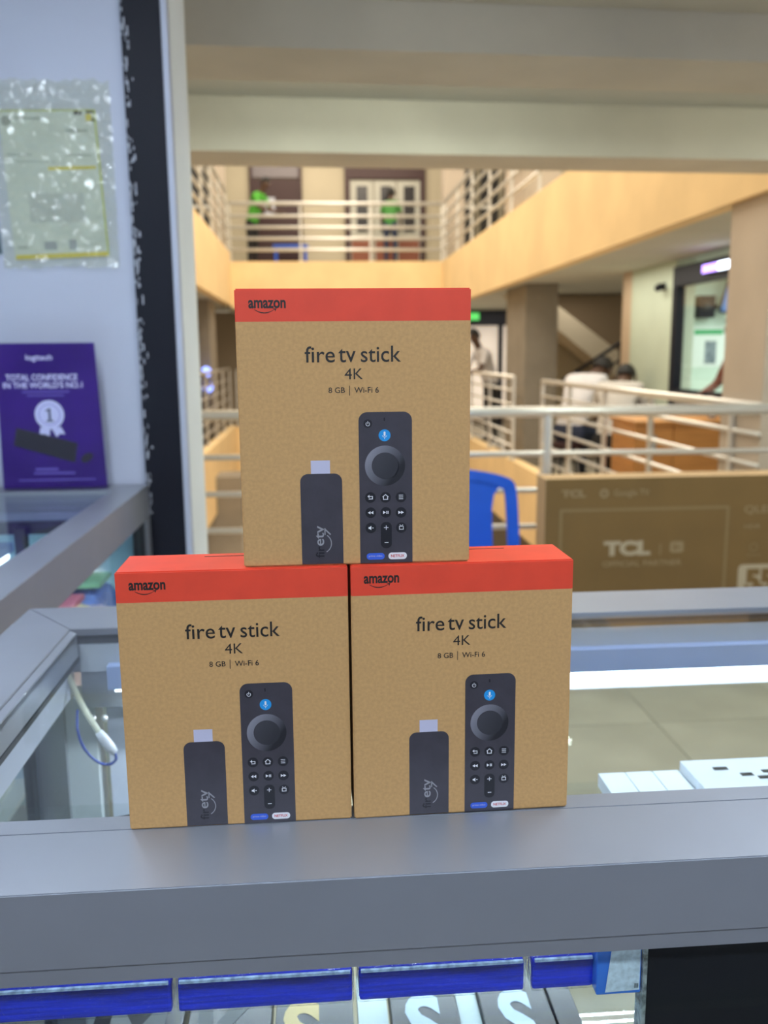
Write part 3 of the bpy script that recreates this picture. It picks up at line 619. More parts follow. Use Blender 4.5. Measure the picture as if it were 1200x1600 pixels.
# white pouch on the upper shelf behind the lower left box
def pack(name, label, cat, x, y, z, sx, sy, sz, m, rz=0.0, seed=0, group=None, print_m=None):
    rnd = random.Random(seed); p = tag(empty(name, (x, y, z), rz), label, cat, group)
    bm = bmesh.new(); N = 7; T = {}; Bt = {}
    for i in range(N + 1):
        for j in range(N + 1):
            u, v = i / N * 2 - 1, j / N * 2 - 1; puff = max(0, (1 - u * u) * (1 - v * v)) ** .5
            X_, Y_ = u * sx / 2, v * sy / 2
            T[i, j] = bm.verts.new((X_, Y_, sz * (.45 + .55 * puff) + (rnd.uniform(-.12, .12) * sz if puff > 0 else 0))); Bt[i, j] = bm.verts.new((X_, Y_, 0))
    for i in range(N):
        for j in range(N):
            bm.faces.new((T[i, j], T[i + 1, j], T[i + 1, j + 1], T[i, j + 1])); bm.faces.new((Bt[i, j], Bt[i, j + 1], Bt[i + 1, j + 1], Bt[i + 1, j]))
    for i in range(N):
        bm.faces.new((Bt[i, 0], Bt[i + 1, 0], T[i + 1, 0], T[i, 0])); bm.faces.new((Bt[i + 1, N], Bt[i, N], T[i, N], T[i + 1, N]))
        bm.faces.new((Bt[0, i + 1], Bt[0, i], T[0, i], T[0, i + 1])); bm.faces.new((Bt[N, i], Bt[N, i + 1], T[N, i + 1], T[N, i]))
    link('bag', bm2me('bag', bm), m, p)
    bm = bmesh.new(); add_box(bm, -sx * .3, sx * .3, -sy * .3, sy * .3, sz * .98, sz * 1.06, 0); link('label_card', bm2me('label_card', bm), print_m or INK, p)
    return p
pk = mat('white_pouch_film', (.70, .74, .80), .25, bump=.4, bscale=90)
pack('phone_pouch', 'white pouch with black print on the counter shelf below the cable', 'pouch', -.135, .64, .9375, .09, .07, .012, pk, .3, 3)
# colourful bags in the side counter
cols = [((.35, .55, .80), 'pale blue crinkled bag in the side counter'), ((.72, .80, .84), 'clear silvery crinkled bag in the side counter'), ((.75, .45, .50), 'pink crinkled bag in the side counter'), ((.62, .66, .42), 'yellow green crinkled bag in the side counter'), ((.12, .25, .70), 'deep blue crinkled bag in the side counter'), ((.42, .70, .66), 'teal crinkled bag in the side counter')]
spots = [(-.43, 1.16, 0), (-.44, 1.00, 1), (-.43, 1.33, 2), (-.44, 1.50, 3), (-.43, 1.66, 4), (-.56, 1.42, 5)]
for x, y, i in spots:
    c, lb_ = cols[i]
    pack('crinkled_bag', lb_, 'bag', x, y, .778, .116, .15, .11, mat('bag_%d' % i, c, .18, var=.3, vscale=30, bump=.8, bscale=45, dist=.01, coat=.4), 0, i, None, mat('bag_card_%d' % i, [(.2, .5, .3), (.1, .25, .6), (.7, .6, .2), (.65, .2, .3), (.25, .55, .35), (.7, .3, .4)][i], .5))

# blue shrink wrapped cases along the front of the upper shelf
ZS = .9375
BLUEC = mat('blue_case', (.008, .03, .58), .22, var=.3, vscale=18, stretch=(1, 1, 25), coat=.6, bump=.25, bscale=60, dist=.001)
FILM = glassmat('shrink_film', (.97, .98, 1), .10, .05, bump=.9, bscale=160, dist=.003)
YC = .452
edges = [(-60, 268), (275, 553), (559, 822), (829, 930)]
clabels = ['shrink wrapped blue case under the rail, second from the one at the mitred corner', 'shrink wrapped blue case below the lower box by the cable', 'shrink wrapped blue case below the gap between the lower boxes', 'short shrink wrapped blue case touching the white labelled case']
clabels[0] = 'shrink wrapped blue case at the mitred corner end of the row'
zc_top = .966
for (a, b), lb_ in zip(edges, clabels):
    xa = atY(a, 1560, YC).x; xb = atY(b, 1530, YC).x; cx = (xa + xb) / 2; hw = (xb - xa) / 2
    c = tag(empty('blue_case', (cx, YC, ZS)), lb_, 'case', 'blue cases under the counter rail')
    box('case_body', -hw + .0008, hw - .0008, .001, .125, .0005, .0200, BLUEC, c, .002)
    box('wrap_film', -hw, hw, 0, .126, .0, .0210, FILM, c, .0015)
    bm = bmesh.new(); add_box(bm, -hw + .002, hw - .002, -.0004, .0012, .0192, .0208); link('wrap_seam', bm2me('wrap_seam', bm), mat('pale_seam', (.40, .55, .85), .2, var=.4, vscale=200), c)
# labelled blue and white case at the end, seen at an angle
lc = tag(empty('labelled_case', (atY(966, 1520, .446).x, .446, ZS)), 'blue case with white printed back label leaning at the row end', 'case')
xl, xr = -.0125, .0135
box('case_body', xl, xr, .0, .10, .0, .030, mat('light_blue_case', (.03, .16, .62), .25, coat=.5), lc, .001)
flat('back_label', [[(xl + .005, .002), (xr - .001, .0025), (xr - .001, .0292), (xl + .008, .0292)]], -.0006, mat('label_white', (.50, .60, .66), .4, var=.15, vscale=300), lc)
flat('bar_code', [rect(xr - .004 + k * .0006, .004, xr - .0037 + k * .0006, .007) for k in range(4)], -.0009, INK, lc)
# black panel at the right below the rail
xb0 = atY(1010, 1540, .445).x
bp_ = tag(empty('black_carton', (xb0, .445, .781)), 'large black carton with foil edge under the right end of the rail', 'carton')
box('carton_body', 0, .30, 0, .012, 0, .195, mat('black_board', (.006, .007, .011), .6, spec=.2), bp_, .001)
FOIL = mat('foil_tape', (.35, .40, .40), .2, .6, var=.6, vscale=160, bump=.8, bscale=200, dist=.002)
box('foil_edge', -.0025, -.0001, -.0005, .010, 0, .194, FOIL, bp_)
# black boxes with big letters lying on the lower shelf
ZL = .780
BLK = mat('black_carton', (.012, .012, .014), .3); GOLD = mat('gold_letter', (.62, .47, .20), .4); ICE = mat('ice_letter', (.50, .62, .78), .35); ASH = mat('ash_letter', (.16, .17, .18), .5)
def lay(x0, x1, chars, label):
    zt = ZL + .022
    a = atZ(x0, 1585, zt); b = atZ(x1, 1585 - (x1 - x0) * .055, zt)
    yt = atZ((x0 + x1) / 2, 1590 - (x0 + x1) / 2 * .056, zt).y; y0, y1 = yt - .13, yt + .03
    cx = (a.x + b.x) / 2; hw = (b.x - a.x) / 2
    c = tag(empty('lettered_box', (cx, y0, ZL)), label, 'box', 'black lettered boxes on the lower shelf')
    box('carton', -hw, hw, 0, y1 - y0, 0, .022, BLK, c, .001)
    for ch, px0, px1, m in chars:
        p0 = atZ(px0, 1590, zt); p1 = atZ(px1, 1590, zt)
        vs, fs = textpolys(ch, .035)
        ax = min(v[0] for v in vs); bx = max(v[0] for v in vs); ay = min(v[1] for v in vs); by = max(v[1] for v in vs)
        me = bpy.data.meshes.new('big_letter'); me.from_pydata([(p0.x - cx + (u - ax) / (bx - ax) * (p1.x - p0.x), yt - y0 - .068 + (v - ay) / (by - ay) * .068, .0224) for u, v in vs], [], fs)
        link('big_letter', me, m, c)
lay(150, 290, [('M', 175, 260, ASH)], 'black box with ash grey M shaped strokes on the lower shelf')
lay(296, 425, [('K', 310, 405, ASH)], 'black box with ash grey slanted strokes on the lower shelf')
lay(431, 552, [('S', 443, 502, GOLD)], 'black box with gold letter S on the lower shelf')
lay(612, 716, [('S', 634, 692, ICE)], 'black box with pale blue letter S beside the gold lettered one')
lay(755, 862, [('S', 783, 838, ICE)], 'black box with pale blue letter S nearer the black carton')
lay(868, 905, [], 'narrow plain black box on the lower shelf')
tag(box('silver_strip', atZ(560, 1585, .80).x, atZ(606, 1580, .80).x, .50, .66, ZL, ZL + .016, mat('pale_strip', (.42, .52, .54), .3)), 'pale silvery packet between the gold and blue lettered boxes', 'packet')
tag(box('silver_strip', atZ(719, 1585, .80).x, atZ(751, 1580, .80).x, .50, .66, ZL, ZL + .016, MATS['pale_strip']), 'pale silvery packet between the two blue lettered boxes', 'packet')
# row of white cards on the upper shelf at the right
xs = [(937, 968), (969, 1000), (1001, 1015)]
WC = mat('white_card', (.74, .80, .86), .4)
WY = atZ(960, 1207, ZS + .012).y; xq = atZ(937, 1235, ZS).x; k = 0
labels = {0: 'small white carton at the open end of the white row'}
while xq < .40:
    wdt = .0235 if k < 3 else .085
    hgt = .012 if k < 3 else .020
    y0 = WY - .05
    c = tag(empty('white_carton', (xq, y0, ZS)), ('small white carton with a free side at the end of the white row' if k == 0 else 'small white carton between two other small white cartons' if k == 1 else 'small white carton touching the long carton with black marks' if k == 2 else 'long white carton with black printed marks in the white row' if k == 3 else 'long plain white carton continuing the white row'), 'carton', 'small white cartons at the row end' if k < 3 else 'white cartons on the counter shelf' if k > 3 else None)
    box('carton', .0004, wdt - .0004, 0, .05, 0, hgt, WC, c, .0008)
    if k == 3:
        for (u, v, l_) in ((.022, .03, .012), (.040, .018, .010), (.052, .012, .012), (.060, .022, .009)):
            box('black_mark', u, u + l_, v, v + .005, hgt, hgt + .0004, INK, c)
    xq += wdt; k += 1

# ================================================================== CONCOURSE THINGS
# brown television carton
TX0, TX1, TY, TH = .945, 2.30, 3.60, .785
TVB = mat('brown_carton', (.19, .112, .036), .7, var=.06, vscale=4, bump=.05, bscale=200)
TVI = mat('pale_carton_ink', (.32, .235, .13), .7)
tv = tag(empty('television_carton', (TX0, TY, 0)), 'big brown television carton leaning by the steel railing', 'carton')
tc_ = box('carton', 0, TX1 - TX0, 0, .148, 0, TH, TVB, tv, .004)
tc_.data.materials.append(mat('paler_carton', (.50, .34, .19), .75, var=.05, vscale=6))
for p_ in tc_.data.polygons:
    if abs(p_.normal.y) < .5: p_.material_index = 1  # top, bottom and side faces paler than the front
def TT(s, x0, z0, x1, z1, b=0.0, m=TVI): return text('carton_lettering', s, x0 - TX0, z0, x1 - TX0, z1, -.0015, m, tv, b)
TT('TCL', 1.014, .706, 1.116, .737, .05); TT('Google TV', 1.235, .700, 1.386, .735, .01)
flat('carton_logo', ring(1.194 - TX0, .720, .009, .019, 18), -.0015, TVI, tv)
LW = .012
flat('carton_frame', [rect(1.007 - TX0, .645, 1.736 - TX0, .657), rect(1.007 - TX0, .08, 1.019 - TX0, .645), rect(1.724 - TX0, .08, 1.736 - TX0, .645), rect(1.007 - TX0, .068, 1.736 - TX0, .08)], -.0015, mat('dim_carton_ink', (.26, .18, .085), .7), tv)
TVW = mat('white_carton_ink', (.46, .38, .27), .7)
TT('TCL', 1.199, .452, 1.401, .517, .06, TVW); flat('carton_divider', [rect(1.442 - TX0, .452, 1.446 - TX0, .50)], -.0015, TVI, tv)
bd = flat('carton_badge', [rrect(1.486 - TX0, .461, 1.544 - TX0, .508, .01)], -.0015, TVI, tv); flat('carton_badge_mark', [rect(1.502 - TX0, .472, 1.512 - TX0, .497), rect(1.516 - TX0, .480, 1.530 - TX0, .488)], -.002, TVB, bd)
TT('OFFICIAL PARTNER', 1.197, .406, 1.539, .430, .01)
TT('QLED', 1.802, .617, 1.945, .655, .01); TT('HDR', 1.805, .556, 1.877, .574, .01)
flat('carton_icon', ring(1.853 - TX0, .475, .014, .019, 16) + [rect(1.822 - TX0, .438, 1.885 - TX0, .443)], -.0015, MATS['dim_carton_ink'], tv)
b55 = flat('carton_badge', [rrect(1.790 - TX0, .250, 1.985 - TX0, .400, .02)], -.0015, TVW, tv); text('carton_lettering', '55', 1.822 - TX0, .275, 1.955 - TX0, .38, -.0022, TVB, b55, .06)
for z in (.12,):
    flat('carton_lettering_rule', [rect(1.80 - TX0, z, 2.1 - TX0, z + .008)], -.0015, MATS['dim_carton_ink'], tv)

# blue plastic chair, back towards the railing
BLU = mat('blue_plastic', (.012, .095, .60), .3, var=.04, vscale=6)
ch = tag(empty('plastic_chair', (.60, 3.22, 0)), 'blue moulded plastic chair standing by the steel railing', 'chair')
def up(x, z): return (x, .36 + (z - .44) * .16 - .015 * 0, z)
def bandm(name, path, w0, th, m, par):   # flat moulded strip along path of (x,z) in the raked back plane
    bm = bmesh.new(); rows = []
    for i, (x, z) in enumerate(path):
        a = path[max(i - 1, 0)]; b = path[min(i + 1, len(path) - 1)]; tx, tz = b[0] - a[0], b[1] - a[1]; L = math.hypot(tx, tz); nx_, nz_ = -tz / L, tx / L
        row = []
        for sgn in (-1, 1):
            for yy in (0, th):
                p = up(x + nx_ * w0 / 2 * sgn, z + nz_ * w0 / 2 * sgn); row.append(bm.verts.new((p[0], p[1] + yy, p[2])))
        rows.append(row)
    for i in range(len(rows) - 1):
        A, B = rows[i], rows[i + 1]
        for a, b in ((0, 1), (1, 3), (3, 2), (2, 0)): bm.faces.new((A[a], A[b], B[b], B[a]))
    bm.faces.new((rows[0][0], rows[0][1], rows[0][3], rows[0][2])); bm.faces.new((rows[-1][0], rows[-1][2], rows[-1][3], rows[-1][1]))
    bmesh.ops.recalc_face_normals(bm, faces=bm.faces)
    return link(name, bm2me(name, bm), m, par)
arch = spline([Vector((-.215, .44, 0)), Vector((-.212, .62, 0)), Vector((-.205, .735, 0)), Vector((-.185, .765, 0)), Vector((-.09, .79, 0)), Vector((0, .80, 0)), Vector((.09, .79, 0)), Vector((.185, .765, 0)), Vector((.205, .735, 0)), Vector((.212, .62, 0)), Vector((.215, .44, 0))], 4)
bandm('back_frame', [(p.x, p.y) for p in arch], .05, .02, BLU, ch)
bm = bmesh.new()
pan = [(-.125, .44), (.125, .44), (.125, .66), (.135, .72), (.16, .755), (.09, .775), (0, .785), (-.09, .775), (-.16, .755), (-.135, .72), (-.125, .66)]
A = [bm.verts.new(up(*p)) for p in pan]; B = [bm.verts.new((up(*p)[0], up(*p)[1] + .012, up(*p)[2])) for p in pan]
bm.faces.new(A); bm.faces.new(B[::-1])
for i in range(len(pan)): bm.faces.new((A[i], B[i], B[(i + 1) % len(pan)], A[(i + 1) % len(pan)]))
bmesh.ops.recalc_face_normals(bm, faces=bm.faces); link('back_panel', bm2me('back_panel', bm), BLU, ch)
box('seat', -.22, .22, -.06, .385, .41, .445, BLU, ch, .015)
for sx in (-1, 1):
    for y0, y1 in ((-.04, -.08), (.35, .42)):
        bm = bmesh.new(); add_tube(bm, [(sx * .195, y0, .415), (sx * .215, y1, .0)], [.028, .019], 6); link('leg', bm2me('leg', bm), BLU, ch)

# orange wood desk in the right corridor
dk = tag(empty('wood_desk', (2.30, 6.3, 0)), 'orange wood desk behind the right corridor railing', 'desk')
box('front_panel', .29, .82, 0, .03, 0, .78, WOOD, dk); box('side_cupboard', 0, .285, 0, .5, 0, .78, WOOD, dk, .004); box('desk_top', -.01, .84, -.02, .55, .781, .805, WOOD, dk, .004)
box('side_panel', .79, .82, .03, .5, 0, .78, WOOD, dk); box('lock_plate', .11, .16, -.006, 0, .60, .70, mat('grey_plate', (.38, .42, .44), .4, .3), dk)
cu = tag(empty('paper_cup', (2.92, 6.42, .8055)), 'small white paper cup on the wood desk', 'cup')
bm = bmesh.new(); bmesh.ops.create_cone(bm, cap_ends=True, segments=14, radius1=.026, radius2=.035, depth=.09, matrix=Matrix.Translation((0, 0, .045))); link('cup_wall', bm2me('cup_wall', bm, True), WHITEWALL, cu)
bm = bmesh.new(); bmesh.ops.create_cone(bm, cap_ends=True, segments=14, radius1=.037, radius2=.035, depth=.008, matrix=Matrix.Translation((0, 0, .094))); link('cup_lid', bm2me('cup_lid', bm), WHITEWALL, cu)

# kiosk contents on the pale mint wall (y = 8.3)
mn = tag(empty('wall_monitor', (3.86, 8.12, 1.78)), 'tilted blue screen on a bracket inside the mint kiosk', 'monitor')
mn.rotation_euler = (math.radians(0), math.radians(12), math.radians(-35))
box('bezel', -.11, .11, -.03, .0, -.16, .20, BLACKM, mn, .004); box('screen', -.09, .09, -.033, -.03, -.14, .18, mat('blue_screen', (.05, .10, .22), .2, emit=(.25, .42, .85), estr=.5), mn); box('bracket', -.03, .03, 0, .12, -.04, .04, BLACKM, mn)
sp = tag(empty('wall_speaker', (3.62, 8.298, 1.70)), 'black wall speaker on the pale mint kiosk wall', 'speaker')
box('cabinet', -.08, .08, -.12, 0, -.1, .1, BLACKM, sp, .008); box('bracket', -.02, .14, -.05, -.02, -.02, .02, BLACKM, sp)
bm = bmesh.new(); bmesh.ops.create_cone(bm, cap_ends=True, segments=18, radius1=.055, radius2=.03, depth=.012, matrix=Matrix.Translation((0, -.124, 0)) @ Matrix.Rotation(math.pi / 2, 4, 'X')); link('cone', bm2me('cone', bm), RUBBER, sp)
nb_ = tag(empty('wall_notice', (3.70, 8.298, 1.33)), 'white notice with green heading and dark picture on the kiosk wall', 'notice')
box('sheet', -.20, .16, -.004, 0, -.18, .19, mat('white_sheet', (.78, .84, .82), .5), nb_); box('heading', -.14, .14, -.006, -.004, .12, .165, mat('green_print', (.05, .42, .16), .5), nb_); box('picture', -.03, .08, -.006, -.004, -.15, .06, mat('picture_print', (.10, .14, .18), .5, col2=(.3, .35, .4), vscale=15), nb_)
cm = tag(empty('security_camera', (3.098, 7.9, 1.86)), 'small black security camera on the mint wall', 'camera')
box('mount', -.02, 0, -.03, .03, -.03, .03, BLACKM, cm); tube('camera_body', [(-.02, 0, 0), (-.05, -.02, -.005), (-.09, -.08, -.02)], [.014, .034, .03], BLACKM, cm); tube('lens', [(-.091, -.081, -.0203), (-.095, -.087, -.0215)], .018, SHADOW, cm)
# far bright shop with black header beyond the pillar
fs_ = S(empty('window_21', (2.9, 16.0, 0)), 'black header and bright window of the far shop', 'window')
box('header', -.55, 1.9, -.08, 0, 1.78, 2.04, BLACKM, fs_); box('frame_post', .38, .46, -.06, 0, 0, 1.78, BLACKM, fs_); box('glowing_wall', -.5, 1.9, .3, .33, .3, 1.78, mat('glowing_shop_wall', (.8, .74, .66), .6, emit=(1, .86, .74), estr=.45), fs_)  # back wall glows by itself in place of the shop's lamps
gs = tag(box('exit_sign', 2.72, 2.92, 15.88, 15.915, 1.87, 1.99, emitmat('green_sign', (.1, .9, .15), .9)), 'small lit green sign on the far shop header', 'sign')
# two blue lamps in the left corridor
for k, (px_, py_) in enumerate(((322, 581), (325, 605))):
    p = atY(px_, py_, 12.2 if k == 0 else 11.4)
    if p.x > -1.55: p = atX(px_, py_, -1.56)
    o = tag(empty('blue_lamp', p), ('higher blue lamp glowing beyond the left corridor railing' if k == 0 else 'lower blue lamp glowing beyond the left corridor railing'), 'lamp', 'blue lamps of the left corridor')
    bm = bmesh.new(); bmesh.ops.create_uvsphere(bm, u_segments=12, v_segments=8, radius=.075); link('bulb', bm2me('bulb', bm, True), emitmat('blue_lamp', (.25, .35, 1), 3), o)
    tube('lamp_stem', [(0, 0, -.07), (0, 0, -p.z)] if k == 0 else [(0, .0, -.07), (0.0, 0.0, -p.z)], .012, BLACKM, o)
# blue benches on the far upper gallery
for x, sx_, h_, lb_ in ((-.35, .62, .42, 'blue plastic bench before the maroon door of the far upper gallery'),):
    b_ = tag(empty('blue_bench', (x, 16.55, ZU - .06)), lb_, 'bench')
    box('bench_top', -sx_ / 2, sx_ / 2, -.16, .16, h_ - .05, h_, BLU, b_, .01)
    for a in (-1, 1):
        for c_ in (-1, 1): box('leg', a * (sx_ / 2 - .05) - .025, a * (sx_ / 2 - .05) + .025, c_ * .12 - .02, c_ * .12 + .02, 0, h_ - .05, BLU, b_)

# ================================================================== PEOPLE
SKIN = mat('dark_skin', (.085, .042, .026), .5); HAIR = mat('black_hair', (.008, .007, .007), .7, bump=.5, bscale=120)
EYEW = mat('eye_white', (.6, .58, .54), .3); LIP = mat('lips', (.10, .035, .03), .5); SHOE = mat('dark_shoes', (.015, .013, .012), .5)
def person(label, loc, yaw, J, shirt, trousers, sleeves='short', group=None, scale=1.0):
    root = tag(empty('person', loc, yaw), label, 'person', group); root.scale = (scale,) * 3
    R_ = {'pelvis': .14, 'spine': .125, 'chest': .145, 'neck0': .062, 'neck': .052, 'head': .082, 'crown': .062, 'nose': .014, 'shL': .062, 'elL': .043, 'wrL': .028, 'plL': .034, 'hipL': .088, 'knL': .058, 'anL': .038, 'toL': .035}
    names = []; co = []; ed = []; rad = []
    def V(n, p, r): names.append(n); co.append(Vector(p)); rad.append(r); return len(co) - 1
    idx = {}
    for n in ('pelvis', 'spine', 'chest', 'neck0', 'neck', 'head', 'crown'): idx[n] = V(n, J[n], R_[n])
    for a, b in (('pelvis', 'spine'), ('spine', 'chest'), ('chest', 'neck0'), ('neck0', 'neck'), ('neck', 'head'), ('head', 'crown')): ed.append((idx[a], idx[b]))
    hd = Vector(J['head']); fw = Vector(J.get('face', (0, -1, 0))).normalized(); upv = (Vector(J['crown']) - hd).normalized(); sd = fw.cross(upv).normalized()
    for s in ('L', 'R'):
        for n in ('sh', 'el', 'wr', 'pl', 'hip', 'kn', 'an', 'to'):
            idx[n + s] = V(n + s, J[n + s], R_[n + 'L'])
        ed += [(idx['chest'], idx['sh' + s]), (idx['sh' + s], idx['el' + s]), (idx['el' + s], idx['wr' + s]), (idx['wr' + s], idx['pl' + s]), (idx['pelvis'], idx['hip' + s]), (idx['hip' + s], idx['kn' + s]), (idx['kn' + s], idx['an' + s]), (idx['an' + s], idx['to' + s])]
        # fingers
        w_ = Vector(J['wr' + s]); pl_ = Vector(J['pl' + s]); d = (pl_ - w_).normalized(); side = d.cross(Vector((0.2, 0.5, 1))).normalized(); nrm = d.cross(side)
        for k, (o_, l_) in enumerate(((-.028, .070), (-.010, .082), (.010, .077), (.027, .062))):
            a_ = V('fi' + s, pl_ + side * o_ + d * .03, .0095); b_ = V('fi' + s, pl_ + side * o_ * 1.1 + d * (.03 + l_ * .5) + nrm * .008, .009); c_ = V('fi' + s, pl_ + side * o_ * 1.1 + d * (.03 + l_ * .85) + nrm * .026, .008)
            ed += [(idx['pl' + s], a_), (a_, b_), (b_, c_)]
        a_ = V('fi' + s, w_ + d * .03 - side * .034, .0105); b_ = V('fi' + s, w_ + d * .068 - side * .052 + nrm * .012, .0095); ed += [(idx['wr' + s], a_), (a_, b_)]
    me = bpy.data.meshes.new('body'); me.from_pydata([tuple(c) for c in co], ed, []); me.update()
    o = bpy.data.objects.new('body', me); COL.objects.link(o)
    md = o.modifiers.new('Skin', 'SKIN'); md.use_smooth_shade = True
    sv = me.skin_vertices[0].data
    for i, r in enumerate(rad):
        n = names[i]
        sv[i].radius = (r, r)
        if n in ('pelvis', 'spine', 'chest'): sv[i].radius = (r * 1.12, r * .82)
        sv[i].use_root = (i == 0)
    sb = o.modifiers.new('Sub', 'SUBSURF'); sb.levels = 1; sb.render_levels = 1
    dg = bpy.context.evaluated_depsgraph_get(); dg.update()
    m2 = bpy.data.meshes.new_from_object(o.evaluated_get(dg)); bpy.data.objects.remove(o); bpy.data.meshes.remove(me)
    m2.materials.clear()
    for m in (SKIN, shirt, trousers, SHOE): m2.materials.append(m)
    def cls(i, j, t):
        n = {names[i], names[j]}; a = ''.join(sorted(n))
        if 'crown' in n or 'head' in n or n == {'neck0', 'neck'}: return 0
        if any(q.startswith('fi') or q.startswith('pl') for q in n): return 0
        if any(q.startswith('wr') for q in n): return 1 if sleeves == 'long' else 0
        if any(q.startswith('el') for q in n): return 1 if (sleeves == 'long' or t < .75) else 0
        if any(q.startswith('to') for q in n): return 3
        if any(q[:2] in ('kn', 'an') or q[:3] == 'hip' for q in n): return 2
        if n == {'pelvis', 'spine'}: return 1 if t > .1 else 2
        return 1
    for p in m2.polygons:
        c = p.center; best = 1e9; bc = 1
        for (i, j) in ed:
            a, b = co[i], co[j]; ab = b - a; t = max(0, min(1, (c - a).dot(ab) / ab.dot(ab))); dd = (c - (a + ab * t)).length - (rad[i] * (1 - t) + rad[j] * t)
            if dd < best: best = dd; bc = cls(i, j, t)
        p.material_index = bc; p.use_smooth = True
    body = link('body', m2, None, root)
    # head shape: face features and hair
    ctr = hd + upv * .02
    bm = bmesh.new(); bmesh.ops.create_uvsphere(bm, u_segments=16, v_segments=12, radius=1)
    M = Matrix((sd, fw, upv)).transposed()
    for v in bm.verts:
        v.co = ctr + M @ Vector((v.co.x * .088, v.co.y * .105 - .006, v.co.z * .118 + .012))
    dl = [v for v in bm.verts if (v.co - ctr).dot(upv) < (.045 if (v.co - ctr).dot(fw) > .02 else -.045)]
    bmesh.ops.delete(bm, geom=dl, context='VERTS'); link('hair', bm2me('hair', bm, True), HAIR, root)
    def ball(n, p, rx, ry, rz, m):
        b = bmesh.new(); bmesh.ops.create_uvsphere(b, u_segments=8, v_segments=6, radius=1)
        for v in b.verts: v.co = ctr + M @ Vector((p[0] + v.co.x * rx, p[1] + v.co.y * ry, p[2] + v.co.z * rz))
        link(n, bm2me(n, b, True), m, root)
    for s in (-1, 1): ball('eye', (s * .032, .082, .0), .013, .008, .008, EYEW); ball('ear', (s * .088, -.005, -.01), .012, .022, .03, SKIN)
    ball('nose', (0, .094, -.025), .015, .018, .026, SKIN); ball('mouth', (0, .084, -.058), .024, .009, .008, LIP)
    return root
def stand(lean=0.0, armf=0.0):
    J = dict(pelvis=(0, 0, .93), spine=(0, -.0 - lean * .3, 1.10), chest=(0, -lean * .75, 1.28), neck0=(0, -lean, 1.42), neck=(0, -.01 - lean * 1.1, 1.48), head=(0, -.03 - lean * 1.3, 1.57), crown=(0, -.02 - lean * 1.4, 1.66))
    for s, k in (('L', 1), ('R', -1)):
        J['sh' + s] = (k * .165, -lean * .85, 1.37); J['el' + s] = (k * .22, -lean * 1.0 - armf * .12 + .02, 1.11); J['wr' + s] = (k * (.22 - armf * .12), -lean - .05 - armf * .33, .90 + armf * .14); J['pl' + s] = (k * (.215 - armf * .18), -lean - .09 - armf * .38, .83 + armf * .21)
        J['hip' + s] = (k * .09, 0, .88); J['kn' + s] = (k * .10, -.02, .48); J['an' + s] = (k * .10, .02, .075); J['to' + s] = (k * .11, -.13, .035)
    return J
def sit(lean=0.05, seat=.47, armf=.6, hunch=True):
    J = dict(pelvis=(0, 0, seat + .10), spine=(0, -lean * .4, seat + .27), chest=(0, -lean, seat + .44), neck0=(0, -lean * 1.25, seat + .565), neck=(0, -lean * 1.4 - .01, seat + .62), head=(0, -lean * 1.7 - .03, seat + .70), crown=(0, -lean * 1.75 - .03, seat + .79))
    J.update(neck0=(0, -lean * 1.25 - .03, seat + .53), neck=(0, -lean * 1.25 - .10, seat + .565), head=(0, -lean * 1.25 - .19, seat + .585), crown=(0, -lean * 1.25 - .245, seat + .65), face=(0, -.75, -.62))
    for s, k in (('L', 1), ('R', -1)):
        J['sh' + s] = (k * .165, -lean * 1.1, seat + .52); J['el' + s] = (k * .22, -lean - .06, seat + .27); J['wr' + s] = (k * .14, -lean - .27, seat + .22); J['pl' + s] = (k * .11, -lean - .35, seat + .21)
        J['hip' + s] = (k * .10, -.03, seat + .07); J['kn' + s] = (k * .12, -.42, seat + .05); J['an' + s] = (k * .12, -.40, .075); J['to' + s] = (k * .13, -.55, .035)
    return J
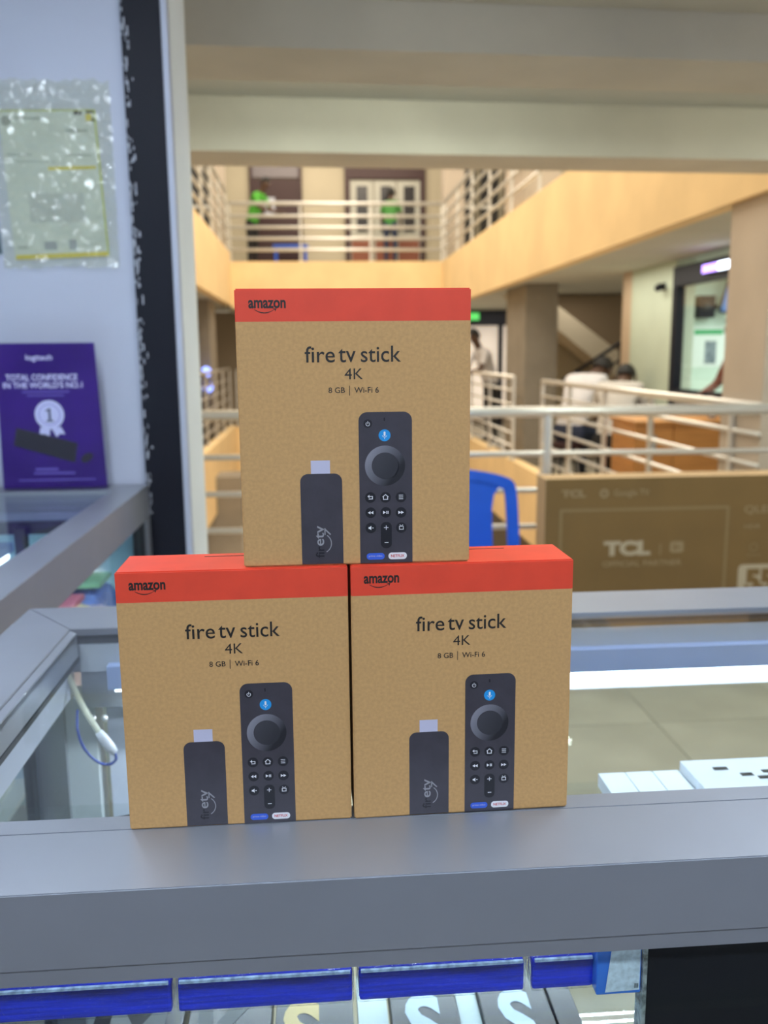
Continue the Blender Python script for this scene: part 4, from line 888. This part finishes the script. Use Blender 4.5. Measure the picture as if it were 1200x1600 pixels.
WS = mat('white_shirt', (.60, .59, .62), .8, var=.05, vscale=9); CS = mat('cream_shirt', (.50, .47, .44), .8); JN = mat('navy_jeans', (.02, .03, .07), .8); BT = mat('black_trousers', (.012, .012, .014), .8)
MR = mat('rust_top', (.22, .045, .02), .7); GR = mat('green_top', (.07, .36, .03), .7); BRN = mat('brown_trousers', (.12, .06, .03), .8)
def stool(label, x, y, h, m):
    s = tag(empty('stool', (x, y, 0)), label, 'stool')
    bm = bmesh.new(); bmesh.ops.create_cone(bm, cap_ends=True, segments=16, radius1=.17, radius2=.17, depth=.04, matrix=Matrix.Translation((0, 0, h - .02))); link('seat', bm2me('seat', bm), m, s)
    for a in range(4):
        an = math.pi / 4 + a * math.pi / 2; tube('leg', [(math.cos(an) * .12, math.sin(an) * .12, h - .04), (math.cos(an) * .18, math.sin(an) * .18, 0)], .014, BLACKM, s)
stool('dark round stool under the seated person in white shirt', 2.43, 8.45, .445, DKRED); person('seated person in white shirt and jeans leaning forward behind the railing', (2.43, 8.45, 0), math.radians(130), sit(.24, .40), WS, JN, 'short', scale=1.12)
stool('dark round stool under the seated person in cream shirt', 2.63, 7.75, .425, DKRED); person('seated person in cream shirt beside the wood desk', (2.63, 7.75, 0), math.radians(150), sit(.22, .40), CS, BT, 'short', scale=1.06)
person('person in white shirt and black trousers leaning on the far railing', (2.56, 12.9, 0), math.radians(-70), stand(.22, 1.0), WS, BT, 'short', scale=.96)
person('person in rust coloured top behind the kiosk glass', (3.52, 6.95, 0), math.radians(-80), stand(.16, .8), MR, BT, 'long', scale=.93)
person('person in bright green top bending at the far upper railing', (-1.0, 16.15, ZU - .06), math.radians(60), stand(.25, .9), GR, BT, 'short', scale=.86)
person('person in dark green top before the grey upper doorway', (1.42, 16.45, ZU - .06), math.radians(160), stand(.05, .3), mat('dark_green_top', (.04, .20, .03), .7), JN, 'short', scale=.82)
person('person in white top and brown trousers in the left corridor', (-1.78, 13.0, 0), math.radians(80), stand(.04, .2), WS, BRN, 'short', scale=1.08)
